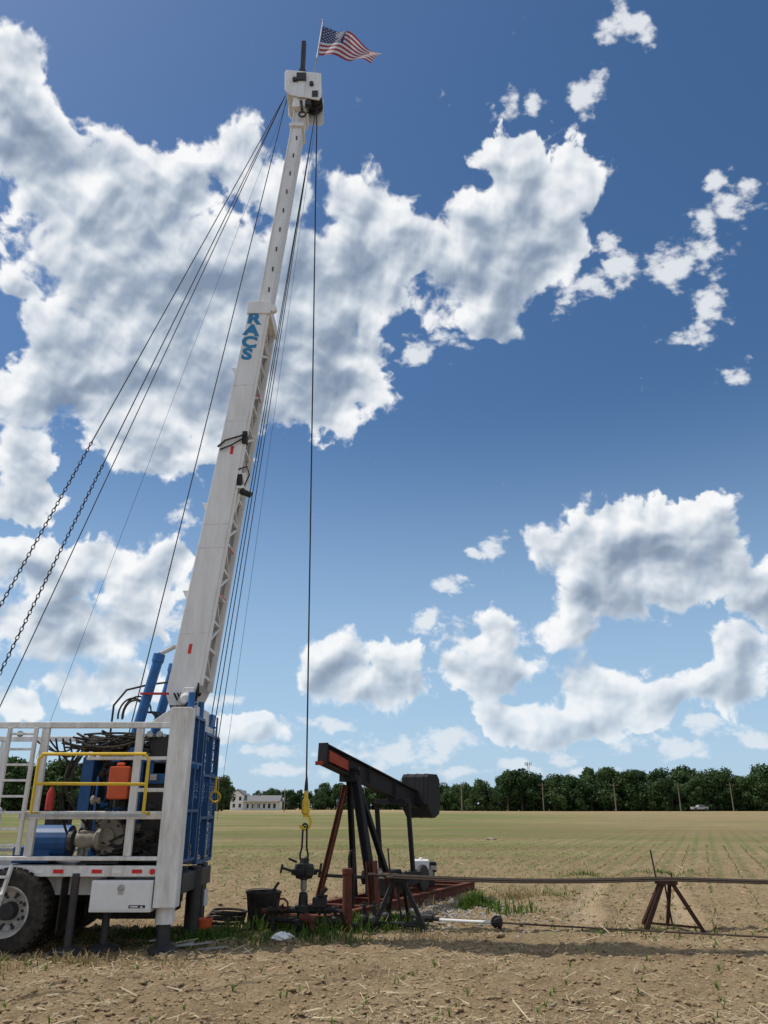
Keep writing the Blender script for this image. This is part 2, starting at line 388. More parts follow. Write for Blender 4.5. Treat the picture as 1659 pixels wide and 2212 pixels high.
for xx in (-5.12,-4.76): b_.box(xx-0.025,xx+0.025,NY-0.12,NY-0.07,1.12,2.72)
for i in range(8): b_.box(-5.095,-4.785,NY-0.115,NY-0.075,1.22+i*0.2,1.25+i*0.2)
b_.beam((-4.80,NY-0.1,1.0),(-4.84,NY-0.45,0.12),0.04,0.05); b_.beam((-5.2,NY-0.1,1.0),(-5.24,NY-0.45,0.12),0.04,0.05)
for i in range(4): 
    t=0.15+i*0.23; b_.box(-5.22,-4.80,NY-0.12-0.35*t-0.03,NY-0.08-0.35*t,1.0-0.88*t-0.015,1.0-0.88*t+0.015)
b_.done(0.004)
b_=B('toolbox',rig,PLASTIC); b_.box(-3.76,-2.97,NY-0.06,NY+0.35,0.45,0.82); b_.done(0.012)
b_=B('toolbox_lid',rig,PLASTIC); b_.box(-3.74,-2.99,NY-0.068,NY-0.062,0.48,0.79); b_.done(0.002)
b_=B('toolbox_latch',rig,STEEL); b_.lathe((-3.37,NY-0.07,0.73),(0,-1,0),[(0,0.045),(0.01,0.045),(0.012,0.03),(0.02,0.02)],14); b_.box(-3.40,-3.34,NY-0.082,NY-0.07,0.66,0.71); b_.done()
b_=B('toolbox_badge',rig,BLACK); b_.box(-3.25,-3.04,NY-0.072,NY-0.069,0.50,0.535); b_.done()
b_=B('toolbox_badge_mark',rig,PLASTIC); b_.box(-3.23,-3.13,NY-0.0745,NY-0.0725,0.51,0.525); b_.prism([(-3.11,NY-0.0745,0.507),(-3.06,NY-0.0745,0.507),(-3.085,NY-0.0745,0.528)],(0,0.002,0)); b_.done()
def wheel(par,x,y,z,r,w,side):
    t=B('tyre',par,RUBBER); ax=(0,side,0)
    t.lathe((x,y,z),ax,[(-w,r*0.55),(-w,r*0.9),(-w*0.85,r*0.98),(-w*0.5,r),(-0.02,r*0.98),(0,r*0.9),(0.0,r*0.6),(-0.03,r*0.55)],40,caps=False)
    for k in range(36):
        an=2*math.pi*k/36; ca,sa=math.cos(an),math.sin(an)
        p=(x+ca*(r+0.004),y-side*w*0.82,z+sa*(r+0.004)); q=(x+ca*(r+0.004),y-side*0.03,z+sa*(r+0.004))
        t.beam(p,q,r*0.11,0.022,up=(ca,0,sa))
    t.done(smooth=True)
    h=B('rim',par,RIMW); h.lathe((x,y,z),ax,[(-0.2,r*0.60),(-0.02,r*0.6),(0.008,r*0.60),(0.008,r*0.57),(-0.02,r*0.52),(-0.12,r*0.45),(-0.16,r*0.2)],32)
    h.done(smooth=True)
    h=B('hub',par,DARK); h.lathe((x,y,z),ax,[(-0.17,r*0.22),(-0.02,r*0.2),(-0.01,r*0.15)],18)
    for k in range(10):
        an=2*math.pi*k/10; h.tube((x+math.cos(an)*r*0.33,y-side*0.15,z+math.sin(an)*r*0.33),(x+math.cos(an)*r*0.33,y-side*0.12,z+math.sin(an)*r*0.33),0.018,6)
    for k in range(8):
        an=2*math.pi*(k+0.5)/8; h.tube((x+math.cos(an)*r*0.41,y-side*0.14,z+math.sin(an)*r*0.41),(x+math.cos(an)*r*0.41,y-side*0.11,z+math.sin(an)*r*0.41),0.026,10)
    h.done()
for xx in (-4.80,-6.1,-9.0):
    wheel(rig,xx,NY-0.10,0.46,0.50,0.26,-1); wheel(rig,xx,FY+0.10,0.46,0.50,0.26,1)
    t=B('inner_tyre',rig,RUBBER); t.tube((xx,NY+0.18,0.46),(xx,NY+0.45,0.46),0.5,30); t.tube((xx,FY-0.18,0.46),(xx,FY-0.45,0.46),0.5,30); t.tube((xx,NY+0.4,0.46),(xx,FY-0.4,0.46),0.1,12); t.done()
b_=B('mudflap_underbody_shade_fill',rig,RUBBER); b_.box(-4.18,-4.16,NY+0.02,NY+0.6,0.2,0.85); b_.box(-9,-3.2,11.7,12.6,0.5,0.85); b_.box(-4.1,-3.05,11.75,12.9,0.28,0.6); b_.box(-4.0,-3.1,12.95,13.2,0.35,0.8); b_.done(0.02)  # low dark boxes added to stand in for the shade beneath the truck
b_=B('stabilizer_jacks',rig,DARK)
for xx,yy in ((-3.98,NY-0.02),(-2.83,NY+0.15),(-2.83,FY-0.15),(-2.7,12.2),(-3.62,11.25)):
    b_.tube((xx,yy,0.06),(xx,yy,0.9),0.05 if xx<-3.9 or xx==-3.62 else 0.085,14); b_.lathe((xx,yy,-0.03),(0,0,1),[(0,0.2),(0.05,0.2),(0.09,0.1)],18)
b_.done(smooth=True)
b_=B('jack_sleeve',rig,WHITE)
for yy in (NY+0.15,FY-0.15): b_.tube((-2.83,yy,0.30),(-2.83,yy,0.52),0.12,18)
b_.done(smooth=True)
b_=B('drawworks_panels',rig,DARK)
b_.box(-4.20,-3.80,11.9,12.5,1.0,2.62); b_.box(-3.78,-3.45,12.0,12.6,1.0,2.45); b_.box(-3.30,-2.98,11.3,12.9,1.0,2.1)
b_.box(-3.28,-3.0,11.25,11.6,2.3,2.66); b_.box(-5.0,-4.85,12.2,12.9,1.0,1.6); b_.box(-4.45,-3.2,12.8,13.1,1.0,2.0); b_.box(-3.2,-3.0,11.2,12.9,2.12,2.3)
b_.box(-4.25,-3.4,11.6,11.75,2.45,2.55); b_.box(-3.98,-3.5,11.95,12.0,1.5,2.4); b_.done(0.015)
b_=B('control_columns',rig,WHITE); b_.box(-4.28,-4.22,11.7,12.0,1.0,2.4); b_.box(-3.82,-3.76,11.5,11.7,1.3,2.45); b_.box(-3.5,-3.44,11.6,12.0,1.6,2.5); b_.done(0.008)
b_=B('blue_engine_cover',rig,BLUED); b_.box(-4.18,-4.02,11.2,11.55,1.65,2.35); b_.box(-3.40,-3.33,11.2,11.5,1.5,2.4); b_.box(-3.75,-3.6,11.55,11.8,1.15,1.7); b_.tube((-4.80,11.5,1.25),(-4.30,11.5,1.25),0.22,20); b_.box(-5.0,-4.5,11.3,11.8,1.0,1.2); b_.box(-3.28,-3.02,11.2,11.4,2.0,2.28); b_.done(0.01)
rc=random.Random(5)
cl={'deck_pipework':B('deck_pipework',rig,BLACK),'deck_valves':B('deck_valves',rig,DARK),'deck_steel_parts':B('deck_steel_parts',rig,STEEL),'deck_blue_parts':B('deck_blue_parts',rig,BLUE),'deck_grey_castings':B('deck_grey_castings',rig,BEIGE)}
for i in range(105):
    bb=cl[rc.choice(['deck_pipework']*4+['deck_valves']*4+['deck_steel_parts','deck_blue_parts','deck_blue_parts','deck_grey_castings'])]
    x0=rc.uniform(-4.15,-3.08); yv=rc.uniform(11.15,11.85); z0=rc.uniform(1.02,2.45)
    if x0<-4.05 and z0>1.6: z0=rc.uniform(1.0,1.5)
    ty=rc.random(); s_=rc.uniform(0.03,0.09)
    if ty<0.35: bb.box(x0-s_,x0+s_,yv-s_,yv+s_,z0-s_*0.8,z0+s_*0.9)
    elif ty<0.7: bb.lathe((x0-s_,yv,z0),(1,0,0),[(0,s_*0.7),(s_*0.4,s_),(s_*0.8,s_),(s_*1.2,s_*0.5),(s_*2,s_*0.5)],12)
    elif ty<0.85: bb.tube((x0,yv,z0-0.25),(x0,yv,z0+0.2),0.018,8)
    else: bb.tube((x0-0.2,yv,z0),(x0+0.2,yv,z0),0.018,8)
for k in cl: cl[k].done(0.004)
b_=B('fuel_can',rig,ORANGE); b_.box(-3.74,-3.46,11.02,11.15,1.80,2.22); b_.box(-3.66,-3.54,11.05,11.11,2.222,2.27); b_.done(0.025)
b_=B('winch_drum',rig,BEIGE)
b_.lathe((-3.72,11.15,1.33),(0,1,0),[(0,0.11),(0.05,0.11),(0.06,0.22),(0.12,0.24),(0.16,0.24),(0.18,0.17),(0.6,0.17),(0.62,0.26),(0.68,0.26)],26)
b_.lathe((-4.1,11.12,1.3),(1,0,0),[(0,0.05),(0.02,0.10),(0.1,0.12),(0.25,0.09),(0.3,0.14),(0.34,0.14)],20); b_.done(smooth=True)
b_=B('pump_casting',rig,DARK); b_.lathe((-4.2,11.14,1.28),(1,0,0),[(0,0.12),(0.06,0.13),(0.08,0.07),(0.3,0.07)],16)
for k in range(8):
    an=k*0.785; b_.tube((-3.72+0.19*math.cos(an),11.19,1.33+0.19*math.sin(an)),(-3.72+0.19*math.cos(an),11.21,1.33+0.19*math.sin(an)),0.02,6)
b_.box(-4.0,-3.5,11.1,11.6,1.0,1.09); b_.done()
b_=B('fire_extinguisher',rig,RED); b_.lathe((-4.52,11.12,1.66),(0,0,1),[(0,0.055),(0.22,0.055),(0.27,0.03),(0.30,0.02)],14); b_.done(smooth=True)
def hose(b_,p,q,sag,r,n=10,j=0.1):
    p=Vector(p);q=Vector(q); o=Vector((random.uniform(-j,j),random.uniform(-j,j),0))
    b_.path([p.lerp(q,t/n)+Vector((0,0,-sag*4*(t/n)*(1-t/n)))+o*math.sin(math.pi*t/n) for t in range(n+1)],r,6)
b_=B('hydraulic_hoses',rig,RUBBER)
for i in range(32):
    hose(b_,(random.uniform(-4.5,-3.9),random.uniform(11.1,11.6),random.uniform(2.48,2.70)),(random.uniform(-3.7,-3.2),random.uniform(11.1,11.6),random.uniform(2.42,2.68)),random.uniform(-0.05,0.14),0.016)
for i in range(34):
    hose(b_,(random.uniform(-3.9,-3.3),random.uniform(11.1,11.5),random.uniform(1.12,1.3)),(random.uniform(-3.3,-3.0),random.uniform(11.1,11.5),random.uniform(1.1,1.45)),random.uniform(-0.1,0.12),0.015)
for i in range(22):
    x0=random.uniform(-4.25,-3.2); hose(b_,(x0,11.35,2.55),(x0+random.uniform(-0.3,0.3),11.35,random.uniform(1.1,1.9)),0.0,0.017,j=0.25)
for i in range(6):
    hose(b_,(-4.9+0.1*i,11.2,2.6),(-4.4,11.4,2.5-0.1*i),0.12,0.013)
for rr in (0.18,0.22,0.16,0.2):
    c=Vector((-3.85+random.uniform(-0.03,0.12),12.0+random.uniform(-0.2,0.2),3.0)); b_.path([c+Vector((-rr*math.cos(a),0,rr*1.3*math.sin(a))) for a in [k*math.pi/12-0.2 for k in range(13)]]+[c+Vector((rr+0.12,0,0.2*rr)),c+Vector((rr+0.3,0,-0.15))],0.014,6)
b_.path([(-4.12,12,2.75),(-4.12,12,3.15),(-3.95,12,3.38),(-3.62,12,3.46),(-3.3,12,3.5)],0.016,6)
for i in range(9): hose(b_,(-3.15+0.03*i,11.6,3.1),(-2.82,11.65,3.25-0.08*i),0.14,0.015)
b_.done(smooth=True)
b_=B('gauges',rig,STEEL)
for i in range(4): b_.tube((-3.28+0.09*i,NY-0.075,2.62),(-3.28+0.09*i,NY-0.03,2.62),0.022,10)
for xx in (-5.0,-3.22,-3.08): b_.tube((xx,NY-0.06,2.64),(xx,NY-0.02,2.64),0.04,12)
b_.done()
b_=B('engine_housing',rig,WHITE); b_.box(-9.3,-7.0,11.25,13.05,1.0,2.3); b_.box(-6.9,-5.9,11.6,12.8,1.0,1.7); b_.done(0.05)
b_=B('cab',rig,WHITE); b_.prism([(-11.6,11.05,0.7),(-9.6,11.05,0.7),(-9.6,11.05,2.5),(-10.9,11.05,2.5),(-11.6,11.05,1.6)],(0,2.2,0)); b_.done(0.05)
b_=B('cab_windows',rig,mat('dark_glass',(0.02,0.03,0.04),0.1,dirt=0.1)); b_.prism([(-11.1,11.04,1.6),(-9.9,11.04,1.6),(-9.9,11.04,2.35),(-10.7,11.04,2.35)],(0,2.22,0)); b_.done()
b_=B('folded_work_platform',rig,BLUED); px=-2.73
for (ya,yb,za,zb) in ((11.20,12.0,1.02,2.92),(12.15,13.15,0.95,2.75)):
    for yy in (ya,yb,(ya+yb)/2): b_.box(px-0.03,px+0.03,yy-0.025,yy+0.025,za,zb)
    for k in range(4):
        zz=za+(zb-za)*k/3; b_.box(px-0.028,px+0.028,ya,yb,zz-0.02,zz+0.02)
    st=0.085; nn=int(((yb-ya)+(zb-za))/st)
    for k in range(1,nn):
        t=k*st
        for sgn in (1,-1):
            y_0=max(0,t-(zb-za)); z_0=min(t,zb-za); y_1=min(t,yb-ya); z_1=max(0,t-(yb-ya))
            if sgn==1: p=(px,ya+y_0,za+z_0);q_=(px,ya+y_1,za+z_1)
            else: p=(px,yb-y_0,za+z_0);q_=(px,yb-y_1,za+z_1)
            b_.beam(p,q_,0.006,0.006)
b_.done(0.002)
b_=B('rear_blue_uprights',rig,BLUE)
b_.box(-2.93,-2.85,FY-0.08,FY+0.10,1.0,3.15)
for i in range(10): b_.box(-2.85,-2.80,FY-0.06,FY-0.03,1.3+i*0.18,1.33+i*0.18)
b_.box(-2.80,-2.775,FY-0.07,FY-0.02,1.0,3.1)
b_.tube((-2.83,11.55,1.2),(-2.83,11.55,3.28),0.05,14); b_.tube((-2.80,12.05,1.2),(-2.80,12.05,3.2),0.05,14)
b_.box(-2.70,-2.60,11.3,11.36,2.2,2.26)
b_.done(0.003)
b_=B('platform_hooks',rig,YEL); b_.torus((-2.66,12.9,1.85),(0,1,0.3),0.08,0.018,14,6); b_.tube((-2.66,12.9,1.95),(-2.66,12.9,2.15),0.02,8); b_.done(smooth=True)
b_=B('rear_underframe',rig,DARK); b_.box(-2.95,-2.68,11.3,13.1,0.62,0.86); b_.box(-2.85,-2.7,12.3,12.5,0.1,0.9); b_.box(-2.82,-2.72,12.8,12.95,0.15,0.9); b_.done(0.01)
for k,yy in enumerate((11.75,12.65)):
    b_=B('mast_raising_ram',rig,BLUE); b_.tube((-3.74,yy,2.3),(-3.44,yy,3.80),0.075,18); b_.tube((-3.45,yy,3.76),(-3.43,yy,3.88),0.09,18); b_.done(smooth=True)
    b_=B('ram_rod',rig,STEEL); b_.tube((-3.43,yy,3.88),(-3.27,yy+(0.25 if k==0 else -0.25),4.05),0.035,12); b_.done(smooth=True)
b_=B('ram_hose_clamp',rig,RED); b_.box(-3.62,-3.2,11.62,11.66,3.26,3.29); b_.done()

# ------------------------------------------------------------------ MAST
def ml(z): t=(z-3.2)/(10.3-3.2); return -3.31+t*(-2.46+3.31)
def mr(z): t=(z-3.2)/(10.3-3.2); return -2.82+t*(-2.12+2.82)
MY0,MY1=11.8,12.6
b_=B('mast_lower_section',rig,WHITE2); Z0,Z1=3.12,10.32
def plate(y,t): b_.prism([(ml(Z0+0.15)+0.02,y,Z0+0.15),(ml(Z0)+0.10,y,Z0),(mr(Z0)-0.1,y,Z0),(mr(Z0+0.3),y,Z0+0.3),(mr(Z1),y,Z1),(ml(Z1),y,Z1)],(0,t,0))
plate(MY0,0.02); plate(MY1-0.02,0.02)
b_.prism([(ml(Z0+0.2)+0.002,MY0+0.021,Z0+0.2),(ml(Z0+0.2)+0.02,MY0+0.021,Z0+0.2),(ml(Z1)+0.02,MY0+0.021,Z1),(ml(Z1)+0.002,MY0+0.021,Z1)],(0,MY1-MY0-0.042,0))
for yy in (MY0+0.05,MY1-0.05):
    b_.beam((mr(Z0+0.3)-0.0,yy,Z0+0.3),(mr(Z1)-0.0,yy,Z1),0.09,0.06,up=(0,1,0))
nb=15; zz=[3.6+i*(10.1-3.6)/nb for i in range(nb+1)]
for i in range(nb+1):
    b_.beam((mr(zz[i])-0.03,MY0+0.06,zz[i]),(mr(zz[i])-0.03,MY1-0.06,zz[i]),0.05,0.05)
    if i<nb:
        a,c=(MY0+0.07,MY1-0.07) if i%2 else (MY1-0.07,MY0+0.07)
        b_.beam((mr(zz[i])-0.03,a,zz[i]+0.03),(mr(zz[i+1])-0.03,c,zz[i+1]-0.03),0.045,0.045)
b_.box(-2.50,-2.07,MY0-0.03,MY1+0.03,10.10,10.36); 
b_.lathe((-2.03,MY0-0.02,10.22),(0,1,0),[(0,0.07),(0.1,0.07)],14)
for zl in (4.85,6.35,8.95): b_.prism([(ml(zl)-0.10,MY0+0.1,zl+0.08),(ml(zl)+0.003,MY0+0.1,zl-0.14),(ml(zl)+0.003,MY0+0.1,zl+0.08)],(0,0.2,0))
b_.done(0.006)
b_=B('mast_plate_seams',rig,WHITE)
for zl in (4.2,5.6,6.0,7.9,8.6): b_.prism([(ml(zl)+0.01,MY0-0.003,zl),(mr(zl)-0.01,MY0-0.003,zl+0.02),(mr(zl)-0.01,MY0-0.003,zl+0.032),(ml(zl)+0.01,MY0-0.003,zl+0.012)],(0,0.002,0))
b_.done()
b_=B('mast_pivot_base',rig,WHITE); b_.box(-3.18,-2.80,11.72,12.68,2.9,3.12); b_.prism([(-3.15,11.70,3.0),(-2.82,11.70,3.0),(-2.84,11.70,3.38),(-3.0,11.70,3.38)],(0,0.05,0)); b_.lathe((-2.95,11.69,3.2),(0,-1,0),[(0,0.09),(0.04,0.09),(0.06,0.05)],16); b_.done(0.01)
b_=B('mast_reflectors',rig,REFL)
for zl in (3.9,7.28): 
    xm=ml(zl)+0.24; b_.prism([(xm-0.03,MY0-0.006,zl),(xm+0.02,MY0-0.006,zl),(xm+0.035,MY0-0.006,zl+0.15),(xm-0.015,MY0-0.006,zl+0.15)],(0,0.004,0))
for zl in (8.6,7.0,5.7,4.9): b_.beam((mr(zl)+0.03,MY0+0.3,zl),(mr(zl)+0.035,MY0+0.6,zl),0.012,0.03)
b_.done()
b_=B('mast_fittings',rig,BLACK)
b_.path([(ml(7.45)-0.02,MY0-0.03,7.40),(ml(7.5)+0.1,MY0-0.05,7.52),(mr(7.6)-0.05,MY0-0.06,7.60),(mr(7.6)+0.05,MY0,7.65)],0.018,6)
b_.path([(ml(7.45)+0.02,MY0-0.03,7.35),(ml(7.5)+0.2,MY0-0.05,7.42),(mr(7.6)-0.02,MY0-0.04,7.55)],0.013,6)
b_.box(mr(7.6)-0.03,mr(7.6)+0.05,MY0-0.03,MY0+0.1,7.48,7.70)
b_.tube((mr(6.7)+0.08,MY0+0.05,6.62),(mr(6.7)+0.26,MY0+0.05,6.55),0.05,10); b_.box(mr(6.8),mr(6.8)+0.08,MY0+0.02,MY0+0.1,6.68,6.92)
b_.path([(mr(7.0),MY0,7.0),(mr(7.0)+0.14,MY0,7.05),(mr(6.9)+0.2,MY0,6.9),(mr(6.7)+0.15,MY0,6.7)],0.012,6)
for i in range(9): hose(b_,(-3.15+0.05*i,MY0-0.06,3.3),(-2.80,MY0-0.05,3.05+0.05*i),0.10,0.015,j=0.03)
for i in range(9):
    zl=3.9+0.7*i; b_.tube((mr(zl)-0.06,MY0+0.2+0.03*i,zl),(mr(zl+0.6)-0.06,MY0+0.22+0.03*i,zl+0.6),0.012,6)
b_.done()
b_=B('light_bracket',rig,WHITE2); b_.beam((mr(6.3)+0.02,MY0+0.1,6.25),(mr(6.6)+0.12,MY0+0.05,6.68),0.05,0.03); b_.box(mr(6.6)+0.02,mr(6.6)+0.16,MY0,MY0+0.12,6.66,6.70); b_.beam((mr(6.9)+0.1,MY0+0.05,6.95),(mr(6.7)+0.2,MY0+0.05,6.60),0.07,0.02); b_.done()
def ux(z): return -2.25+(z-10.36)*(0.49/(15.4-10.36))+0.0
b_=B('mast_upper_section',rig,WHITE2); UY0,UY1=12.02,12.40; U0,U1=10.2,15.5; hw=0.115
for yy in (UY0,UY1-0.02): b_.prism([(ux(U0)-hw,yy,U0),(ux(U0)+hw,yy,U0),(ux(U1)+hw*0.95,yy,U1),(ux(U1)-hw*0.95,yy,U1)],(0,0.02,0))
for sx in (-1,1): b_.prism([(ux(U0)+sx*hw-sx*0.015,UY0+0.021,U0),(ux(U0)+sx*hw,UY0+0.021,U0),(ux(U1)+sx*hw*0.95,UY0+0.021,U1),(ux(U1)+sx*hw*0.95-sx*0.015,UY0+0.021,U1)],(0,UY1-UY0-0.042,0))
for sx in (-1,1): b_.beam((ux(U0)+sx*(hw-0.01),UY0-0.012,U0),(ux(U1)+sx*(hw-0.015),UY0-0.012,U1),0.02,0.03,up=(0,1,0))
b_.box(ux(14.9)-0.15,ux(14.9)+0.14,UY0-0.05,UY1+0.05,14.85,14.93)
b_.done(0.003)
b_=B('pin_holes',rig,DARK)
for i in range(9):
    zl=10.75+i*0.47; b_.box(ux(zl)+0.035,ux(zl)+0.06,UY0-0.012,UY0-0.002,zl,zl+0.10)
b_.done()
for ch,zl in (('R',9.99),('A',9.74),('C',9.49),('S',9.24)):
    cu=bpy.data.curves.new('mast_letter_'+ch,'FONT'); cu.body=ch; cu.size=0.31; cu.extrude=0.003; cu.offset=0.014; cu.align_x='CENTER'; cu.align_y='CENTER'
    cu.materials.append(BLUE2); o=bpy.data.objects.new('mast_letter_'+ch,cu); col.objects.link(o)
    o.location=((ml(zl)+mr(zl))/2-0.04,MY0-0.006,zl); o.rotation_euler=(R(90),R(6.8),0); o.scale=(1.25,1.0,1)
    o.parent=rig; o.matrix_parent_inverse=Matrix.Translation(-Vector(rig.location))
b_=B('crown_block',rig,WHITE2)
for yy in (11.86,12.50): b_.prism([(-2.08,yy,15.72),(-1.95,yy,15.58),(-1.36,yy,15.44),(-1.30,yy,15.55),(-1.33,yy,16.20),(-2.06,yy,16.30),(-2.10,yy,16.22)],(0,0.03,0))
b_.box(-2.07,-1.34,11.891,12.499,16.08,16.15); b_.box(-2.05,-1.9,11.891,12.499,15.72,15.76); b_.box(-1.9,-1.62,11.9,12.49,15.3,15.6)
b_.box(-1.80,-1.66,11.84,11.858,15.5,16.2)
b_.done(0.008)
b_=B('crown_sheaves',rig,DARK)
for xx,zz in ((-1.88,15.98),(-1.52,15.86)):
    for yy in (12.0,12.12,12.24,12.36): b_.lathe((xx,yy,zz),(0,1,0),[(0,0.20),(0.02,0.16),(0.05,0.16),(0.07,0.20)],22)
    b_.tube((xx,11.80,zz),(xx,12.58,zz),0.045,12)
b_.box(-1.79,-1.70,11.95,12.05,16.2,17.28); b_.box(-1.81,-1.68,11.93,12.07,16.2,16.42); b_.beam((-1.9,12,16.2),(-1.74,12,16.5),0.04,0.04); b_.beam((-1.55,12,16.2),(-1.74,12,16.5),0.03,0.03)
b_.box(-1.84,-1.64,11.80,11.84,15.95,16.15); b_.box(-1.50,-1.38,11.84,11.86,15.52,15.68)
b_.tube((-1.73,11.9,15.45),(-1.70,11.9,15.2),0.03,8); b_.torus((-1.69,11.9,15.08),(0,1,0),0.07,0.022,14,6); b_.tube((-1.60,11.9,15.5),(-1.58,11.9,15.12),0.025,8); b_.box(-1.64,-1.52,11.85,11.95,15.3,15.42)
b_.done()
# ------------------------------------------------------------------ flag
flag=empty('american_flag',(-1.5,12.0,16.3))
b_=B('flag_pole',flag,STEEL); b_.tube((-1.53,12.0,15.95),(-1.35,12.0,17.95),0.016,8); b_.lathe((-1.35,12,17.94),(0,0,1),[(0,0.01),(0.02,0.028),(0.04,0.02),(0.05,0.005)],10); b_.done(smooth=True)
FL=Vector((-1.345,12.0,17.78)),Vector((-0.04,12.05,16.93)),Vector((-1.42,12.0,16.90)),Vector((-0.26,11.72,16.30))
def fp(u,w):
    top=FL[0].lerp(FL[1],u); bot=FL[2].lerp(FL[3],u)
    top+=Vector((0,0,0.16*math.sin(math.pi*u)))  ; bot+=Vector((0,0,0.05*math.sin(math.pi*u)))
    p=top.lerp(bot,w)
    k=min(1,u*2.5)
    p.y+=0.10*k*math.sin(u*10.5+w*2.2); p.z+=0.04*k*math.sin(u*11+1.3*w+0.7); p.x+=0.02*k*math.sin(u*9+w*3)
    return p
NX,NYY=48,26; v=[];f=[];mi=[]
for j in range(NYY+1):
    for i in range(NX+1): v.append(fp(i/NX,j/NYY))
for j in range(NYY):
    for i in range(NX):
        a=j*(NX+1)+i; f.append((a,a+1,a+NX+2,a+NX+1)); s=j//2
        mi.append(2 if (i<NX*0.4 and s<7) else (0 if s%2==0 else 1))
def cloth(name,c):
    m,nt,b=nt_new(name); N=nt.nodes; L=nt.links
    n=N.new('ShaderNodeTexNoise'); n.inputs['Scale'].default_value=5
    hs=N.new('ShaderNodeMix'); hs.data_type='RGBA'; hs.inputs[6].default_value=(*c,1); hs.inputs[7].default_value=(*[x*0.75 for x in c],1); L.new(n.outputs['Fac'],hs.inputs[0])
    L.new(hs.outputs[2],b.inputs['Base Color']); b.inputs['Roughness'].default_value=0.8
    t=N.new('ShaderNodeBsdfTranslucent'); L.new(hs.outputs[2],t.inputs['Color']); ms=N.new('ShaderNodeMixShader'); ms.inputs[0].default_value=0.35
    L.new(b.outputs[0],ms.inputs[1]); L.new(t.outputs[0],ms.inputs[2]); L.new(ms.outputs[0],N['Material Output'].inputs['Surface']); return m
FR,FW,FB=cloth('flag_red',(0.33,0.03,0.05)),cloth('flag_white',(0.62,0.62,0.66)),cloth('flag_blue',(0.025,0.04,0.14))
o=mesh_obj('flag_cloth',v,f,[FR,FW,FB],mi,flag); o.data.polygons.foreach_set('use_smooth',[True]*len(f))
v=[];f=[]
for rw in range(9):
    for c in range(6 if rw%2==0 else 5):
        u=0.4*((2*c+1+(rw%2))/12); w=(7/13)*((rw+1)/10)
        for sg in (-1,1):
            ctr=fp(u,w); du=(fp(u+0.01,w)-ctr)/0.01; dw=(fp(u,w+0.01)-ctr)/0.01; nn=du.cross(dw).normalized()*0.004*sg
            o_=len(v); v.append(ctr+nn)
            for k in range(10):
                an=math.pi*k/5; r=0.030 if k%2==0 else 0.012; v.append(fp(max(0,u+r*math.sin(an)/1.45),max(0,w-r*math.cos(an)/0.86))+nn)
            f+=[(o_,o_+1+k,o_+1+(k+1)%10) for k in range(10)]
mesh_obj('flag_stars',v,f,[FW],None,flag)

# ------------------------------------------------------------------ guy lines, chains
guy=empty('guy_line_set',(-2.08,12,15.7))
b_=B('guy_wires',guy,CABLE)
C=Vector((-2.08,12,15.72))
def along(c,d,t): return c+d*t
d1=Vector((-2.52,-3,-11.78)); d2=Vector((-2.52,-2.7,-12.5))
b_.tube(C,along(C,d1,0.79),0.008,6); b_.tube(C,along(C,d2,0.761),0.008,6)
b_.tube(C,(-5.6,11.1,2.4),0.008,6); b_.tube(C+Vector((0.02,0.1,-0.05)),(-5.35,12.4,2.4),0.003,5)
b_.tube(C+Vector((0.03,0,-0.1)),(-3.90,12.0,2.3),0.009,6)
T=Vector((-1.42,12.15,15.5))
for xx,yy,zz,r in ((-2.92,12.9,2.0,0.008),(-2.84,12.9,2.0,0.008),(-2.76,13.0,2.0,0.007),(-2.70,13.4,1.5,0.003)): b_.tube(T+Vector((random.uniform(-.05,.02),0,0)),(xx,yy,zz),r,6)
b_.done()
for d_,ta,tb in ((d1,0.79,1.335),(d2,0.761,1.258)):
    p=along(C,d_,ta);q_=along(C,d_,tb); ln=(q_-p).length; u=d_.normalized(); s1=u.orthogonal().normalized(); s2=u.cross(s1)
    b_=B('load_chain',guy,BLACK); k=0; t=0.0
    while t<ln:
        b_.torus(p+u*t,s1 if k%2 else s2,0.019,0.006,10,5,sx=1.9,adir=u); t+=0.058; k+=1
    b_.done(smooth=True)
    st=B('ground_anchor',guy,RUST); g=q_; st.tube(g+Vector((0,0,0.15)),g+Vector((0.02,0.02,-0.4)),0.03,10); st.torus(g+Vector((0,0,0.12)),(0,1,0),0.05,0.014,12,5); st.done()

# ------------------------------------------------------------------ travelling hook
hk=empty('hoist_hook_block',(-1.17,12.3,1.7)); hx,hy=-1.17,12.3
b_=B('hoist_line',hk,CABLE); b_.tube((-1.41,12.05,15.5),(hx,hy,1.98),0.012,8); b_.done()
b_=B('block_body',hk,YEL)
b_.lathe((hx,hy,1.60),(0,0,1),[(0,0.045),(0.03,0.062),(0.16,0.058),(0.20,0.05),(0.22,0.035),(0.34,0.028)],16)
b_.box(hx-0.028,hx+0.028,hy-0.065,hy+0.065,1.62,1.78)
b_.path([Vector((hx+0.085*math.sin(a),hy,1.50+0.10*math.cos(a))) for a in [k*0.35 for k in range(-1,13)]],0.020,8)
b_.tube((hx,hy,1.56),(hx,hy,1.62),0.03,10); b_.done(smooth=True)
b_=B('line_socket',hk,BLACK); b_.lathe((hx,hy,1.93),(0,0,1),[(0,0.03),(0.08,0.026),(0.2,0.014)],12); b_.done(smooth=True)
b_=B('elevator_links',hk,BLACK)
for s in (-1,1): b_.path([(hx,hy,1.44),(hx+s*0.03,hy,1.38),(hx+s*0.035,hy,1.15),(hx+s*0.06,hy,1.04),(hx+s*0.05,hy,0.98)],0.014,8)
b_.torus((hx,hy,1.43),(0.3,1,0),0.04,0.014,14,6); b_.done(smooth=True)

